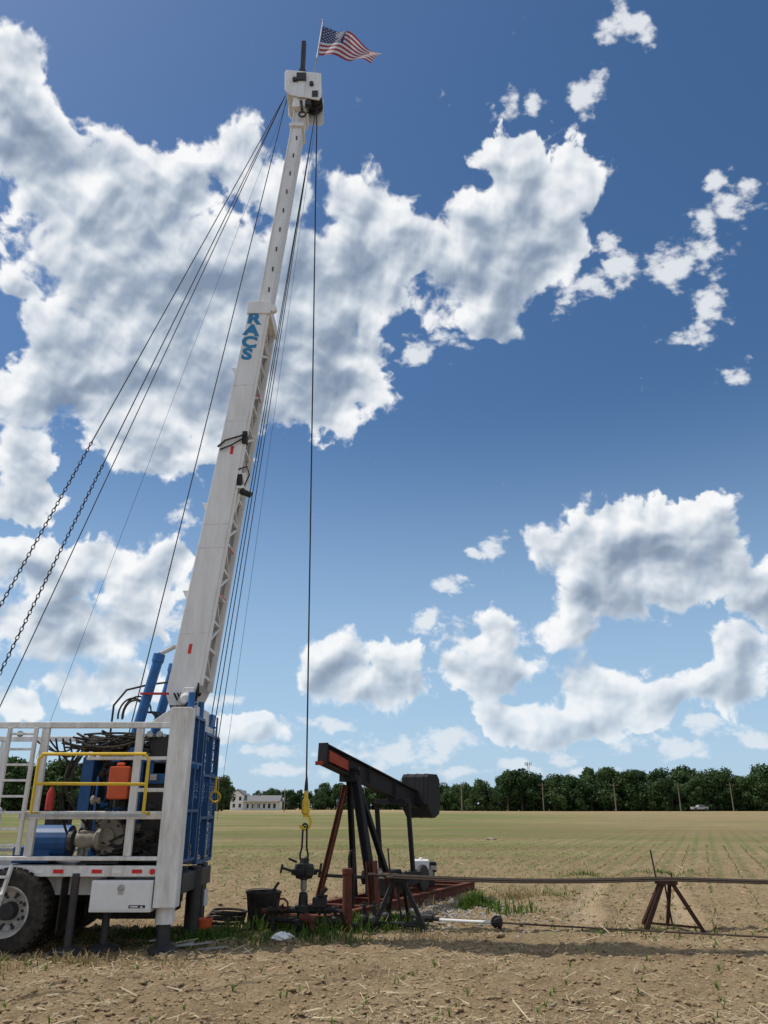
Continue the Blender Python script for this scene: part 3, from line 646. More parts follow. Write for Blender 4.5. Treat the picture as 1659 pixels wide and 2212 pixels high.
# ------------------------------------------------------------------ wellhead
wh=empty('wellhead',(-1.17,12.4,0)); wx,wy=-1.17,12.4
b_=B('rod_tongs',wh,BLACK)
b_.lathe((wx,wy,0.72),(0,0,1),[(0,0.07),(0.01,0.12),(0.05,0.13),(0.06,0.19),(0.13,0.20),(0.14,0.15),(0.20,0.13),(0.21,0.07),(0.28,0.055)],8)
b_.beam((wx-0.19,wy,0.83),(wx-0.32,wy-0.02,0.87),0.04,0.035); b_.beam((wx-0.32,wy-0.02,0.92),(wx-0.34,wy-0.02,0.80),0.03,0.03)
b_.beam((wx+0.18,wy,0.84),(wx+0.27,wy,0.80),0.04,0.04); b_.tube((wx+0.22,wy,0.74),(wx+0.25,wy,0.93),0.02,8)
b_.beam((wx-0.10,wy-0.1,0.95),(wx-0.22,wy-0.12,1.0),0.03,0.03); b_.box(wx+0.05,wx+0.15,wy-0.22,wy-0.12,0.78,0.90)
b_.tube((wx-0.06,wy,0.95),(wx+0.06,wy,1.0),0.035,8); b_.done(0.004)
b_=B('polished_rod_clamp',wh,STEEL); b_.lathe((wx,wy,0.56),(0,0,1),[(0,0.03),(0.03,0.045),(0.13,0.045),(0.155,0.055),(0.158,0.03)],14); b_.tube((wx,wy,0.1),(wx,wy,0.6),0.018,8); b_.done(smooth=True)
b_=B('wellhead_body',wh,BLACK)
b_.lathe((wx,wy,-0.05),(0,0,1),[(0,0.16),(0.1,0.16),(0.11,0.10),(0.18,0.10),(0.19,0.17),(0.24,0.17),(0.25,0.09),(0.34,0.08),(0.35,0.12),(0.42,0.12),(0.44,0.07),(0.55,0.065),(0.60,0.05)],20)
b_.tube((wx-0.5,wy,0.32),(wx+0.42,wy,0.32),0.045,12); b_.tube((wx-0.5,wy+0.1,0.18),(wx+0.5,wy-0.05,0.18),0.035,10)
for s,zz in ((-0.34,0.32),(0.28,0.32),(0.36,0.18)):
    b_.lathe((wx+s-0.05,wy,zz),(1,0,0),[(0,0.075),(0.03,0.075),(0.032,0.05),(0.08,0.05),(0.082,0.075),(0.11,0.075)],12)
b_.tube((wx+0.28,wy,0.32),(wx+0.28,wy,0.5),0.02,8); b_.torus((wx+0.28,wy,0.5),(0,0,1),0.07,0.012,14,5)
b_.tube((wx-0.42,wy,0.05),(wx-0.42,wy,0.60),0.028,10); b_.tube((wx-0.42,wy,0.60),(wx-0.36,wy,0.68),0.02,8)
b_.beam((wx+0.2,wy,0.45),(wx+0.34,wy,0.60),0.05,0.05); b_.box(wx+0.14,wx+0.34,wy-0.1,wy+0.1,0.36,0.48)
b_.path([(wx+0.42,wy,0.32),(wx+0.55,wy,0.30),(wx+0.6,wy+0.1,0.15),(wx+0.62,wy+0.4,0.05),(wx+0.9,wy+1,0.03)],0.03,8)
b_.done(0.003)
b_=B('rusty_fittings',wh,RUST); b_.tube((wx-0.02,wy-0.2,0.25),(wx+0.2,wy-0.25,0.22),0.05,10); b_.tube((wx+0.16,wy-0.24,0.0),(wx+0.16,wy-0.24,0.25),0.04,10); b_.tube((wx-0.62,wy+0.2,0.28),(wx-0.1,wy+0.2,0.3),0.04,10)
b_.lathe((wx+0.05,wy-0.22,0.24),(1,0,0),[(0,0.07),(0.06,0.07)],8); b_.torus((wx-0.28,wy-0.12,0.40),(0.2,1,0.2),0.08,0.014,12,5); b_.tube((wx-0.28,wy-0.12,0.40),(wx-0.28,wy,0.34),0.015,6)
b_.done(smooth=True)
sp=empty('rusty_standpipe',(-0.53,12.8,0))
b_=B('pipe',sp,RUST); b_.lathe((-0.55,12.8,-0.05),(0,0,1),[(0,0.075),(0.80,0.072),(0.81,0.082),(0.88,0.082),(0.89,0.05)],16); b_.done(smooth=True)
b_=B('gooseneck',sp,BLACK); b_.path([(-0.53,12.8,0.84),(-0.53,12.8,1.0),(-0.51,12.8,1.08),(-0.47,12.8,1.10),(-0.46,12.8,1.0),(-0.46,12.85,0.3)],0.018,8); b_.done(smooth=True)
bk=empty('rubber_bucket',(-1.87,13.3,0))
b_=B('bucket_shell',bk,RUBBER); b_.lathe((-1.87,13.3,-0.02),(0,0,1),[(0,0.21),(0.46,0.265),(0.48,0.28),(0.50,0.28),(0.50,0.255),(0.12,0.22)],28); b_.done(smooth=True)
b_=B('bail',bk,STEEL); b_.path([Vector((-1.87+0.27*math.cos(a),13.3-0.02-0.12*math.sin(a),0.48+0.05*math.sin(a))) for a in [k*math.pi/10 for k in range(11)]],0.007,5); b_.done()
ob=empty('orange_bucket',(-2.55,12.3,0)); b_=B('shell',ob,ORANGE); b_.lathe((-2.55,12.3,0.0),(0,0,1),[(0,0.09),(0.2,0.11),(0.22,0.115),(0.225,0.10),(0.06,0.085)],18); b_.done(smooth=True)
hs=empty('coiled_hose',(-2.55,13.6,0)); b_=B('coil',hs,RUBBER)
for k in range(5): b_.torus((-2.50+0.02*k,13.5,0.04+0.035*k),(0.05,0.06*(k%2),1),0.30-0.01*k,0.02,26,6)
b_.path([(-2.2,13.4,0.03),(-1.9,13.0,0.02),(-2.1,12.6,0.02),(-2.7,12.5,0.02),(-3.1,12.3,0.03)],0.016,6); b_.done(smooth=True)
tl=empty('loose_hand_tools',(-2.9,11.6,0)); b_=B('wrenches',tl,STEEL)
for i in range(7):
    a=random.uniform(-0.6,0.9); x0=random.uniform(-3.1,-2.4); y0=random.uniform(11.2,11.6); l=random.uniform(0.2,0.5); zz=float(height(x0,y0))+0.03
    b_.beam((x0,y0,zz),(x0+l*math.cos(a),y0+l*math.sin(a)*0.6,zz+0.02+0.05*random.random()),0.025,0.015)
b_.done()
b_=B('plastic_bag',None,PLASTIC); vs=[];nn=14
for j in range(8):
    for i in range(nn):
        a=2*math.pi*i/nn; rr=0.11*math.sin(math.pi*(j+0.6)/8.5)*random.uniform(0.6,1.3); vs.append((-1.36+rr*1.3*math.cos(a),11.75+rr*math.sin(a),0.0+0.13*j/8*random.uniform(0.7,1.2)))
b_.add(vs,[(j*nn+i,j*nn+(i+1)%nn,(j+1)*nn+(i+1)%nn,(j+1)*nn+i) for j in range(7) for i in range(nn)]+[tuple(range(7*nn,8*nn))]); b_.done()

# ------------------------------------------------------------------ PUMP JACK
pj=empty('pump_jack',(-0.6,14.5,0))
D=Vector((0.45,0.893,0)); Nn=Vector((0.893,-0.45,0)); P0=Vector((-0.6,14.5,0)); UP=Vector((0,0,1))
def pp(s,n,z): return P0+D*s+Nn*n+UP*z
b_=B('walking_beam',pj,PJ); zl,zr=2.545,1.80
b_.ibeam(pp(-0.98,0,zl),pp(3.0,0,zr),0.16,0.34,0.025)
for s in (-0.93,-0.2,0.6,1.7): 
    z=zl+(zr-zl)*(s+0.98)/3.98; b_.beam(pp(s,0,z-0.145),pp(s,0,z+0.145),0.155,0.015)
b_.prism([pp(-1.0,-0.09,zl-0.17),pp(-0.97,-0.09,zl+0.18),pp(-0.97,0.09,zl+0.18),pp(-1.0,0.09,zl-0.17)],(D*0.03))
b_.done(0.004)
b_=B('beam_red_panel',pj,ORED)
z=lambda s: zl+(zr-zl)*(s+0.98)/3.98
b_.prism([pp(-0.88,0.022,z(-0.88)-0.10),pp(-0.22,0.022,z(-0.22)-0.10),pp(-0.22,0.022,z(-0.22)+0.06),pp(-0.88,0.022,z(-0.88)+0.08)],(Nn*0.062))
b_.box(-1.15,-1.02,13.5,13.6,2.36,2.42); b_.done(0.003)
b_=B('samson_post',pj,PJ)
top=[pp(0,0.09,2.22),pp(0,-0.09,2.22),pp(0.08,0.07,2.18),pp(0.08,-0.07,2.18)]
b_.ibeam(top[0],pp(-0.10,0.55,0.18),0.13,0.14,0.02,up=Nn); b_.ibeam(top[2],pp(0.95,0.40,0.2),0.08,0.09,0.015,up=Nn); b_.ibeam(top[3],pp(0.95,-0.40,0.2),0.08,0.09,0.015,up=Nn)
b_.beam(pp(-0.08,-0.45,0.6),pp(-0.08,0.45,0.6),0.05,0.05)
b_.prism([pp(-0.12,-0.16,2.12),pp(0.16,-0.16,2.12),pp(0.16,-0.16,2.28),pp(-0.12,-0.16,2.28)],Nn*0.32)
b_.tube(pp(0.02,-0.2,2.30),pp(0.02,0.2,2.30),0.06,14); b_.done(0.004)
b_=B('samson_post_rusty_leg',pj,RUST); b_.ibeam(top[1]+Vector((0,0,-0.15)),pp(-0.10,-0.55,0.18),0.08,0.09,0.018,up=Nn)
b_.ibeam(pp(-0.09,0.475,0.85),pp(-0.102,0.553,0.17),0.145,0.155,0.022,up=Nn)
for s in (1,): b_.beam(pp(0.75,s*0.36,0.65),pp(0.95,s*0.405,0.19),0.09,0.1,up=Nn)
b_.done(0.004)
b_=B('counterweight',pj,PJ)
prof=[(-0.34,-0.18),(-0.30,0.36),(-0.22,0.42),(0.20,0.42),(0.32,0.32),(0.36,-0.10),(0.28,-0.36),(0.05,-0.44),(-0.10,-0.42)]
b_.prism([pp(3.05+a,-0.30,1.93+c) for a,c in prof],Nn*0.60)
for k in (-0.20,0.0,0.2): b_.prism([pp(3.05+a*1.02,k-0.012,1.93+c*1.02) for a,c in prof],Nn*0.024)
b_.done(0.012)
b_=B('pitman_frame',pj,PJ)
b_.beam(pp(1.68,-0.36,1.80),pp(1.68,0.36,1.80),0.10,0.10); b_.box(pp(1.68,0,0).x-0.07,pp(1.68,0,0).x+0.07,pp(1.68,0,0).y-0.07,pp(1.68,0,0).y+0.07,1.82,1.95)
for n in (-0.34,0.34): b_.beam(pp(1.68,n,1.80),pp(1.9,n,0.46),0.07,0.08,up=D)
for n in (-0.42,0.42): b_.prism([pp(1.2,n,0.48),pp(1.25,n,0.36),pp(2.0,n,0.38),pp(2.0,n,0.56),pp(1.25,n,0.60)],Nn*0.05)
for n in (-0.42,0.42): b_.tube(pp(1.92,n-0.04,0.47),pp(1.92,n+0.09,0.47),0.05,12)
b_.done(0.004)
b_=B('gearbox',pj,BLACK); b_.prism([pp(1.0,-0.22,0.2),pp(1.75,-0.22,0.2),pp(1.75,-0.22,0.48),pp(1.6,-0.22,0.62),pp(1.15,-0.22,0.62),pp(1.0,-0.22,0.5)],Nn*0.44); b_.tube(pp(1.3,-0.45,0.48),pp(1.3,0.45,0.48),0.06,14)
b_.lathe(pp(2.3,0.30,0.42),Nn,[(0,0.22),(0.02,0.24),(0.08,0.24),(0.10,0.22)],24); b_.box(0.2,0.5,16.4,16.7,0.2,0.4)
b_.done(0.01)
b_=B('skid_base',pj,RUST)
for n in (-0.5,0.5): b_.ibeam(pp(-1.5,n,0.10),pp(4.7,n,0.12),0.12,0.17,0.02)
for s in (-1.48,-0.1,0.95,2.0,3.0,4.0,4.68): b_.ibeam(pp(s,-0.48,0.10),pp(s,0.48,0.10),0.10,0.15,0.02)
b_.box(-1.9,-0.8,13.15,13.3,0.05,0.16)
b_.done(0.004)
en=empty('small_gasoline_engine',(0.82,17.4,0.2)); ex,ey=0.80,17.2
b_=B('engine_block',en,BLACK); b_.box(ex-0.22,ex+0.22,ey-0.15,ey+0.2,0.22,0.50); b_.tube((ex-0.30,ey,0.40),(ex-0.2,ey,0.40),0.12,18); b_.box(ex+0.12,ex+0.26,ey-0.17,ey+0.1,0.48,0.66); b_.done(0.015)
b_=B('fuel_tank',en,PLASTIC); b_.box(ex-0.24,ex+0.12,ey-0.16,ey+0.16,0.52,0.70); b_.tube((ex-0.05,ey,0.70),(ex-0.05,ey,0.74),0.04,12); b_.done(0.035)
b_=B('muffler_and_starter',en,STEEL); b_.tube((ex+0.1,ey-0.19,0.45),(ex+0.1,ey-0.15,0.45),0.09,18); b_.box(ex+0.14,ex+0.26,ey-0.185,ey-0.172,0.52,0.60); b_.done()
# ------------------------------------------------------------------ rod racks and sucker rods
def stand(x,y,h,sp_,nm='rod_rack_stand',m=RUST):
    e=empty(nm,(x,y,0)); b_=B('legs',e,m)
    a=Vector((x,y,h))
    for s in (-1,1):
        b_.beam(a+Vector((s*0.07,-0.03,-0.02)),(x+s*sp_,y-0.12,-0.02),0.06,0.06)
        b_.beam(a+Vector((s*0.07,0.05,-0.02)),(x+s*sp_*0.45,y+0.75,-0.02),0.05,0.05)
    b_.beam((x-sp_*0.82,y-0.10,0.10),(x+sp_*0.85,y-0.10,0.04),0.03,0.03)
    b_.tube((x-0.02,y+0.02,h-0.05),(x+0.05,y+0.1,0.05),0.014,6); b_.tube((x-0.05,y+0.02,h-0.05),(x-0.2,y+0.4,0.05),0.014,6)
    b_.box(x-0.14,x+0.14,y-0.10,y+0.12,h-0.05,h); b_.done(0.003)
    b_=B('stop_pin',e,BLACK); b_.tube((x-0.12,y+0.08,h),(x-0.16,y+0.08,h+0.42),0.012,6); b_.tube((x+0.12,y+0.08,h),(x+0.12,y+0.08,h+0.10),0.012,6); b_.done()
DRUST=mat('dark_rusty_steel',(0.075,0.035,0.025),0.85,dirt=0.8,dcol=(0.03,0.022,0.02),scale=9,spec=0.2)
stand(4.28,12.9,0.66,0.43,m=DRUST); stand(0.22,13.0,0.68,0.40,m=BLACK); stand(9.3,12.9,0.64,0.43,m=DRUST)
e=empty('sucker_rods',(4,12.9,0.7)); b_=B('rod_bundle',e,ROD)
for i in range(11):
    y0=12.82+0.024*i+random.uniform(-0.006,0.006); x0=-0.28+random.uniform(0,0.45); x1=9.6+random.uniform(0,0.5)
    pts=[]
    for k in range(25):
        x_=x0+(x1-x0)*k/24; 
        sag=-0.045*math.sin(math.pi*min(1,max(0,(x_-0.22)/4.06)))-0.04*math.sin(math.pi*min(1,max(0,(x_-4.28)/5.0)))
        base_=0.70-0.03*(x_-0.22)/4.06+ (0.05*max(0,0.22-x_))
        pts.append((x_,y0+0.12*(1-x_/9)*0.5*(i/11-0.5),base_+sag+0.026*(i%2)))
    b_.path(pts,0.013,6); b_.tube(Vector(pts[0])-Vector((0.03,0,0)),Vector(pts[0])+Vector((0.08,0,0)),0.021,8)
b_.done(smooth=True)
b_=B('steel_rod_on_ground',None,ROD); b_.path([(1.0,13.5,0.06),(2.5,12.9,0.05),(4.0,12.4,0.04),(6.2,11.6,0.03)],0.014,6); b_.done()
lp=empty('polished_rod_assembly',(1.2,13.4,0)); b_=B('polished_rod',lp,PLASTIC); b_.tube((0.85,13.30,0.08),(1.65,13.0,0.08),0.022,10); b_.done()
b_=B('stuffing_box',lp,BLACK); b_.tube((0.0,13.6,0.10),(0.85,13.30,0.09),0.03,8); b_.lathe((1.62,13.0,0.09),(1,-0.35,0),[(0,0.05),(0.05,0.09),(0.14,0.09),(0.16,0.04)],12); b_.tube((0.55,13.4,0.1),(0.75,13.33,0.1),0.06,10); b_.lathe((0.45,13.2,0.06),(1,0.3,0.2),[(0,0.05),(0.12,0.07),(0.2,0.03)],10); b_.done()
vv=empty('flowline_fittings',(-0.2,13.2,0)); b_=B('fittings',vv,BLACK)
b_.path([(-0.9,12.7,0.05),(-0.4,12.9,0.06),(0.1,13.1,0.05),(0.6,13.0,0.05)],0.035,8)
for xx,yy in ((-0.72,12.75),(-0.3,13.0),(0.05,13.3),(-0.15,12.9)):
    b_.tube((xx,yy,0.0),(xx,yy,0.28+0.1*random.random()),0.03,8); b_.lathe((xx-0.07,yy,0.12),(1,0,0),[(0,0.06),(0.05,0.08),(0.09,0.08),(0.14,0.06)],10); b_.torus((xx,yy,0.32),(0,0,1),0.06,0.01,12,5)
b_.done()

# ------------------------------------------------------------------ TREES (distant mass)
LEAF=leafmat('tree_foliage',(0.018,0.045,0.015),(0.065,0.11,0.035),0.2,0.12)
BARK=mat('tree_bark',(0.08,0.06,0.045),0.9)
def tree_mesh(seed,H,W,n):
    rr=random.Random(seed); v=[];f=[];mi=[]
    def tb(p,q,r0,r1,k=5):
        o=len(v); p=Vector(p);q=Vector(q); d=(q-p).normalized(); a=d.orthogonal().normalized(); b2=d.cross(a)
        for c,r in ((p,r0),(q,r1)):
            for i in range(k):
                t=2*math.pi*i/k; v.append(c+a*(r*math.cos(t))+b2*(r*math.sin(t)))
        for i in range(k): f.append((o+i,o+(i+1)%k,o+k+(i+1)%k,o+k+i)); mi.append(1)
    tb((0,0,-0.5),(0,0,H*0.55),0.28,0.14)
    lobes=[]
    for i in range(14):
        a=rr.uniform(0,6.28); t=rr.random(); z=H*(0.08+0.76*t); rad=W*0.5*rr.uniform(0.3,0.9)*(1-0.55*max(0,t-0.4)/0.6)
        c=Vector((math.cos(a)*rad,math.sin(a)*rad,z)); r=W*rr.uniform(0.15,0.25); lobes.append((c,r)); tb((0,0,z*0.6),c,0.1,0.04,4)
    lobes.append((Vector((rr.uniform(-.1,.1)*W,0,H*0.86)),W*0.19)); lobes.append((Vector((0,0,H*0.5)),W*0.33))
    for i in range(n):
        c,r=rr.choice(lobes); d=Vector((rr.gauss(0,1),rr.gauss(0,1),rr.gauss(0,1))).normalized()
        p=c+d*r*rr.random()**0.35*rr.uniform(0.85,1.15); p.z=max(0.2,p.z)
        s=rr.uniform(0.16,0.36); nn=(d+Vector((rr.gauss(0,.6),rr.gauss(0,.6),rr.gauss(0,.6)))).normalized(); a=nn.orthogonal().normalized(); b2=nn.cross(a)
        an=rr.uniform(0,6.28); a,b2=a*math.cos(an)+b2*math.sin(an),-a*math.sin(an)+b2*math.cos(an)
        o=len(v); v.extend([p-a*s,p-b2*s*0.7,p+a*s,p+b2*s*0.8]); f.append((o,o+1,o+2,o+3)); mi.append(0)
    me=bpy.data.meshes.new('treeline_tree'); me.from_pydata(v,[],f); me.update(); me.materials.append(LEAF); me.materials.append(BARK); me.polygons.foreach_set('material_index',mi); return me
TM=[tree_mesh(i,10,rw,2800) for i,rw in enumerate((7.0,8.0,6.0,7.5,9.0,6.5))]
tl=empty('distant_treeline',(30,205,0))
def put(x,y,h,wf=1.0):
    o=bpy.data.objects.new('tree',random.choice(TM)); col.objects.link(o)
    s=h/9.6; o.location=(x,y,float(height(x,y))-0.1); o.rotation_euler=(0,0,random.uniform(0,6.28)); o.scale=(s*wf,s*wf,s)
    o.parent=tl; o.matrix_parent_inverse=Matrix.Translation(-Vector(tl.location))
def hprof(x,pts):
    u=x*0.11; return float(np.interp(x,[p[0] for p in pts],[p[1] for p in pts]))*(1+0.07*math.sin(u*2.3)+0.05*math.sin(u*5.1+1))
HR=[(10,6.0),(18,6.6),(22,6.8),(27,6.4),(30,8.0),(40,8.4),(46,7.7),(56,8.7),(70,9.0),(80,8.7),(95,9.4),(140,10.0),(200,11)]
x=10.0
while x<190:
    for row in range(3):
        put(x+random.uniform(-1.2,1.2),201+row*5+random.uniform(-1.5,1.5)+max(0,(30-x))*1.4,(hprof(x,HR)+row*0.4)*random.uniform(0.76,1.12)*(1+max(0,(30-x))*0.007),1.15)
    x+=2.9
HM=[(-75,9),(-62,10.5),(-58,9.5),(-54,7.0),(-48,6.5),(-30,7.0),(-15,8.6),(0,9.6),(20,9.5)]
x=-75.0
while x<24:
    for row in range(2):
        put(x+random.uniform(-1.5,1.5),300+row*6+random.uniform(-2,2),hprof(x,HM)*random.uniform(0.8,1.12),1.15)
    x+=3.6
x=-200.0
while x<-70:
    for row in range(2): put(x+random.uniform(-1,1),195+row*6,random.uniform(9.0,12.5)+(1 if x<-110 else 0),1.1)
    x+=3.4
for xx,yy,hh in ((-41.5,200,7.6),(-39.8,202,8.2),(-44,203,8.6),(-47,205,8.4),(-50,205,9.5),(-54,205,9.0)): put(xx,yy,hh,0.9)

# ------------------------------------------------------------------ HOUSE
ho=empty('white_farmhouse',(-44,262,0)); hz=float(height(-44,262))-0.1; hy0=262
SIDING=mat('white_siding',(0.78,0.78,0.76),0.6,dirt=0.08); ROOF=mat('grey_shingles',(0.17,0.17,0.18),0.9,dirt=0.3,scale=1); GLASS=mat('window_glass',(0.04,0.05,0.06),0.15,dirt=0.1)
hx0=1.2
b_=B('walls',ho,SIDING); b_.box(-50.2+hx0,-46.0+hx0,hy0,hy0+7,hz,hz+4.6); b_.box(-46.0+hx0,-34.5+hx0,hy0+1,hy0+7,hz,hz+2.9)
b_.prism([(-50.2+hx0,hy0+0.0,hz+4.6),(-46.0+hx0,hy0+0.0,hz+4.6),(-48.1+hx0,hy0+0.0,hz+6.1)],(0,7,0))
for i in range(8): b_.box(-45.6+hx0+i*1.45,-45.48+hx0+i*1.45,hy0-0.6,hy0-0.48,hz,hz+2.6)
b_.box(-46.0+hx0,-35.2+hx0,hy0-0.7,hy0-0.4,hz+2.58,hz+2.8); b_.done()
b_=B('roof',ho,ROOF)
b_.prism([(-50.6+hx0,hy0-0.4,hz+4.45),(-48.1+hx0,hy0-0.4,hz+6.25),(-45.6+hx0,hy0-0.4,hz+4.45),(-45.6+hx0,hy0-0.4,hz+4.65),(-48.1+hx0,hy0-0.4,hz+6.45),(-50.6+hx0,hy0-0.4,hz+4.65)],(0,7.8,0))
b_.prism([(-45.95+hx0,hy0-1.0,hz+2.82),(-45.95+hx0,hy0+3.8,hz+4.6),(-45.95+hx0,hy0+7.6,hz+2.82)],(11.7,0,0)); b_.done()
b_=B('windows',ho,GLASS)
for xx in (-49.4,-47.5): 
    for zz in (0.9,3.0): b_.box(xx+hx0,xx+hx0+0.8,hy0-0.03,hy0+0.02,hz+zz,hz+zz+1.15)
for i in range(6): b_.box(-45.1+hx0+i*1.7,-44.3+hx0+i*1.7,hy0+0.96,hy0+1.01,hz+0.7,hz+2.0)
b_.done()
b_=B('chimney',ho,ROOF); b_.box(-41,-40.3,hy0+3.6,hy0+4.3,hz+4.3,hz+5.4); b_.done()
for x_,y_,h_ in ((17.5,185,6.2),(-6.0,250,8.0),(38.0,196,6.4),(53.5,190,6.2),(69.5,193,6.3),(81,191,6.3),(89,186,6.6),(97,196,6.6),(-37.5,185,7.5),(-23.0,190,5.0)):
    e=empty('utility_pole',(x_,y_,0)); g=float(height(x_,y_)); b_=B('pole',e,WOOD); b_.tube((x_,y_,g-0.3),(x_,y_,g+h_),0.15,8,0.10); b_.box(x_-0.9,x_+0.9,y_-0.16,y_-0.06,g+h_-0.6,g+h_-0.46)
    for s in (-0.8,0,0.8): b_.tube((x_+s,y_-0.1,g+h_-0.46),(x_+s,y_-0.1,g+h_-0.25),0.06,6)
    b_.done()
e=empty('communications_tower',(107,600,0)); b_=B('lattice',e,STEEL)
for a in range(3):
    t=2*math.pi*a/3; px_,py_=107+0.9*math.cos(t),600+0.9*math.sin(t); b_.tube((px_,py_,0),(px_,py_,33),0.12,5)
    t2=2*math.pi*(a+1)/3; qx,qy=107+0.9*math.cos(t2),600+0.9*math.sin(t2)
    for k in range(16): b_.tube((px_,py_,k*2),(qx,qy,k*2+2),0.06,4)
b_.box(104.6,109.4,599.8,600.2,31.5,31.8)
for xx in (104.8,106,108,109.2): b_.box(xx-0.2,xx+0.2,599.6,600.4,30.2,33)
b_.done()
e=empty('parked_pickup_truck',(76,196,0)); g=float(height(76,196)); b_=B('body',e,mat('silver_paint',(0.34,0.34,0.35),0.5,dirt=0.1))
cx,cy=74.2,193.0; b_.prism([(cx-1.8,cy,g+0.45),(cx+1.8,cy,g+0.45),(cx+1.8,cy,g+0.95),(cx+1.1,cy,g+1.0),(cx+0.7,cy,g+1.4),(cx-0.4,cy,g+1.4),(cx-0.5,cy,g+1.0),(cx-1.8,cy,g+1.0)],(0,1.8,0)); b_.done(0.05)
b_=B('glass',e,GLASS); b_.prism([(cx+0.9,cy-0.02,g+1.02),(cx+0.6,cy-0.02,g+1.34),(cx-0.3,cy-0.02,g+1.34),(cx-0.3,cy-0.02,g+1.02)],(0,1.84,0)); b_.done()
b_=B('wheels',e,RUBBER)
for s in (-1.2,1.2): b_.tube((cx+s,cy-0.05,g+0.35),(cx+s,cy+1.85,g+0.35),0.36,14)
b_.done()
b_=B('field_stone',None,BEIGE); vs=[(5.95+0.30*p[0]*random.uniform(.8,1.2),46.5+0.2*p[1],float(height(5.95,46.5))+0.12*p[2]) for p in oct_]; b_.add(vs,ocf); b_.done()

# ------------------------------------------------------------------ WORLD: sky + cumulus
SUN_AZ,SUN_EL=-80.0,62.0
sunv=Vector((math.sin(R(SUN_AZ))*math.cos(R(SUN_EL)),math.cos(R(SUN_AZ))*math.cos(R(SUN_EL)),math.sin(R(SUN_EL))))
w=bpy.data.worlds.new('sky'); scene.world=w; w.use_nodes=True; nt=w.node_tree; N=nt.nodes; L=nt.links
for n_ in list(N): N.remove(n_)
clouds="""-33.0,46.5,3.4,1.9;-31.4,42.6,6.0,3.8;-25.8,40.5,7.1,4.1;-20.3,42.0,6.2,2.8;-14.5,44.7,4.4,2.5;-21.3,37.2,10.6,4.1;-15.3,35.4,9.9,5.9;-22.0,29.9,8.9,5.6;-26.5,28.7,3.5,4.2;-13.6,30.7,7.5,5.2;-7.3,34.8,6.0,6.4;-5.1,29.3,5.8,3.4;-1.7,42.0,4.2,2.8;-2.1,38.4,5.4,3.4;-2.8,32.1,2.8,3.3;4.3,39.6,3.8,2.5;12.4,45.0,4.6,2.3;13.8,42.6,5.4,3.3;9.9,41.0,5.0,3.2;8.7,37.0,5.6,3.2;13.8,39.6,3.9,3.6;9.3,34.4,3.6,1.6;17.2,42.9,2.4,2.2;-18.4,24.5,5.1,2.0;-27.3,22.2,2.4,3.4;-29.2,33.6,2.5,1.0;-24.6,15.3,5.2,2.7;-20.7,16.4,2.9,1.8;-17.9,14.7,2.8,2.5;-22.5,11.7,6.2,2.6;-27.1,19.7,2.9,1.6;-15.8,16.5,1.8,1.5;-19.5,7.8,5.4,1.7;-25.2,6.3,1.9,1.1;13.9,17.9,2.9,2.1;17.8,19.1,3.8,2.9;21.7,19.1,4.2,2.7;25.0,19.2,2.3,2.5;19.7,16.1,6.6,3.0;16.2,13.8,4.2,2.4;13.7,11.8,2.7,1.4;24.3,16.3,2.4,2.5;-3.1,9.9,2.7,2.2;1.0,10.0,2.3,2.0;-4.4,8.3,2.0,1.5;-0.3,8.0,5.4,1.4;8.0,11.6,3.4,2.5;7.5,9.3,4.2,1.9;9.3,6.0,3.0,1.6;15.2,7.4,3.4,2.4;12.5,5.4,4.8,1.4;18.5,6.6,3.0,1.6;23.4,7.6,3.9,2.0;25.0,9.6,2.9,2.5;27.0,13.2,2.5,2.3;-10.2,5.0,4.0,1.2;-9.1,43.1,2.7,1.9;-8.0,38.9,2.8,2.2;-39,44,4,4;-37,35,4,4;-34,20,4,4;-40,14,6,3;-50,35,8,5;38,15,6,4;45,25,7,5;50,8,9,3;-55,12,9,3;44,45,6,3"""
wisps="""3.4,33.0,2.8,1.4;4.6,15.3,1.4,0.8;3.3,12.6,1.3,0.9;8.5,18.1,1.6,1.0;6.9,17.6,0.7,.5;20.5,3.5,1.8,0.7;24.9,4.0,1.2,0.7;17.3,3.9,1.3,0.8;25.3,36.8,3.0,1.9;27.0,33.0,1.7,2.2;25.0,31.2,2.2,1.0;30.5,38.9,2.4,1.2;28.8,40.6,1.2,0.8;27.8,38.4,2,1;20.4,36.2,1.6,1.6;17.5,35.6,2.2,1.2;19.2,38.6,1.3,1;22.8,50.6,2.4,1.2;24.8,50.2,1.2,1.0;19.4,47.6,1.4,1.5;15.5,48.4,1.3,0.8;12.9,48.6,1.1,0.8;0.7,3.8,4,1.1;-6.8,2.4,2.6,0.7;4.6,4.4,2.4,1.1;8.8,2.9,2.2,0.6;5,2.6,2.2,.5;13,3.2,1.7,.6;-8,3.6,2.4,.7;22,5.0,2.4,.8;-4,5.6,2.2,.8;14,2.3,2.2,.4;-12,7.2,2.2,.8;-13,3,2.4,.7;-16.8,19.6,1.4,.9;-15.5,12.5,2,1;27.5,28.5,1.5,.7"""
greys=[(-8.5,35.5,5.5,4.5),(-19,37,5,2.2),(-25,28,4,2.2),(-2.5,37,4,1.8),(10.5,37,4,2.5),(13,40.5,3,1.3),(19.5,14.8,6,2.4),(23,17.5,3,1.5),(8,9,3.2,1.0),(-22.5,11.6,5,1.5),(-24,14.6,3,1.0),(-12,29,4.5,2.8),(-1,7.4,4.5,0.8),(14,5.3,5,0.8),(23.5,7.2,4,1.0),(-16,33,4,3),(-31,42,4,2),(-5,30,3,2),(27,12,2,1.5)]
def parse(s): return [tuple(map(float,q.split(','))) for q in s.replace('\n','').split(';')]
CB=parse(clouds); WB=parse(wisps)
AZ0,AZ1,EL0,EL1=-62.0,62.0,-1.0,61.0
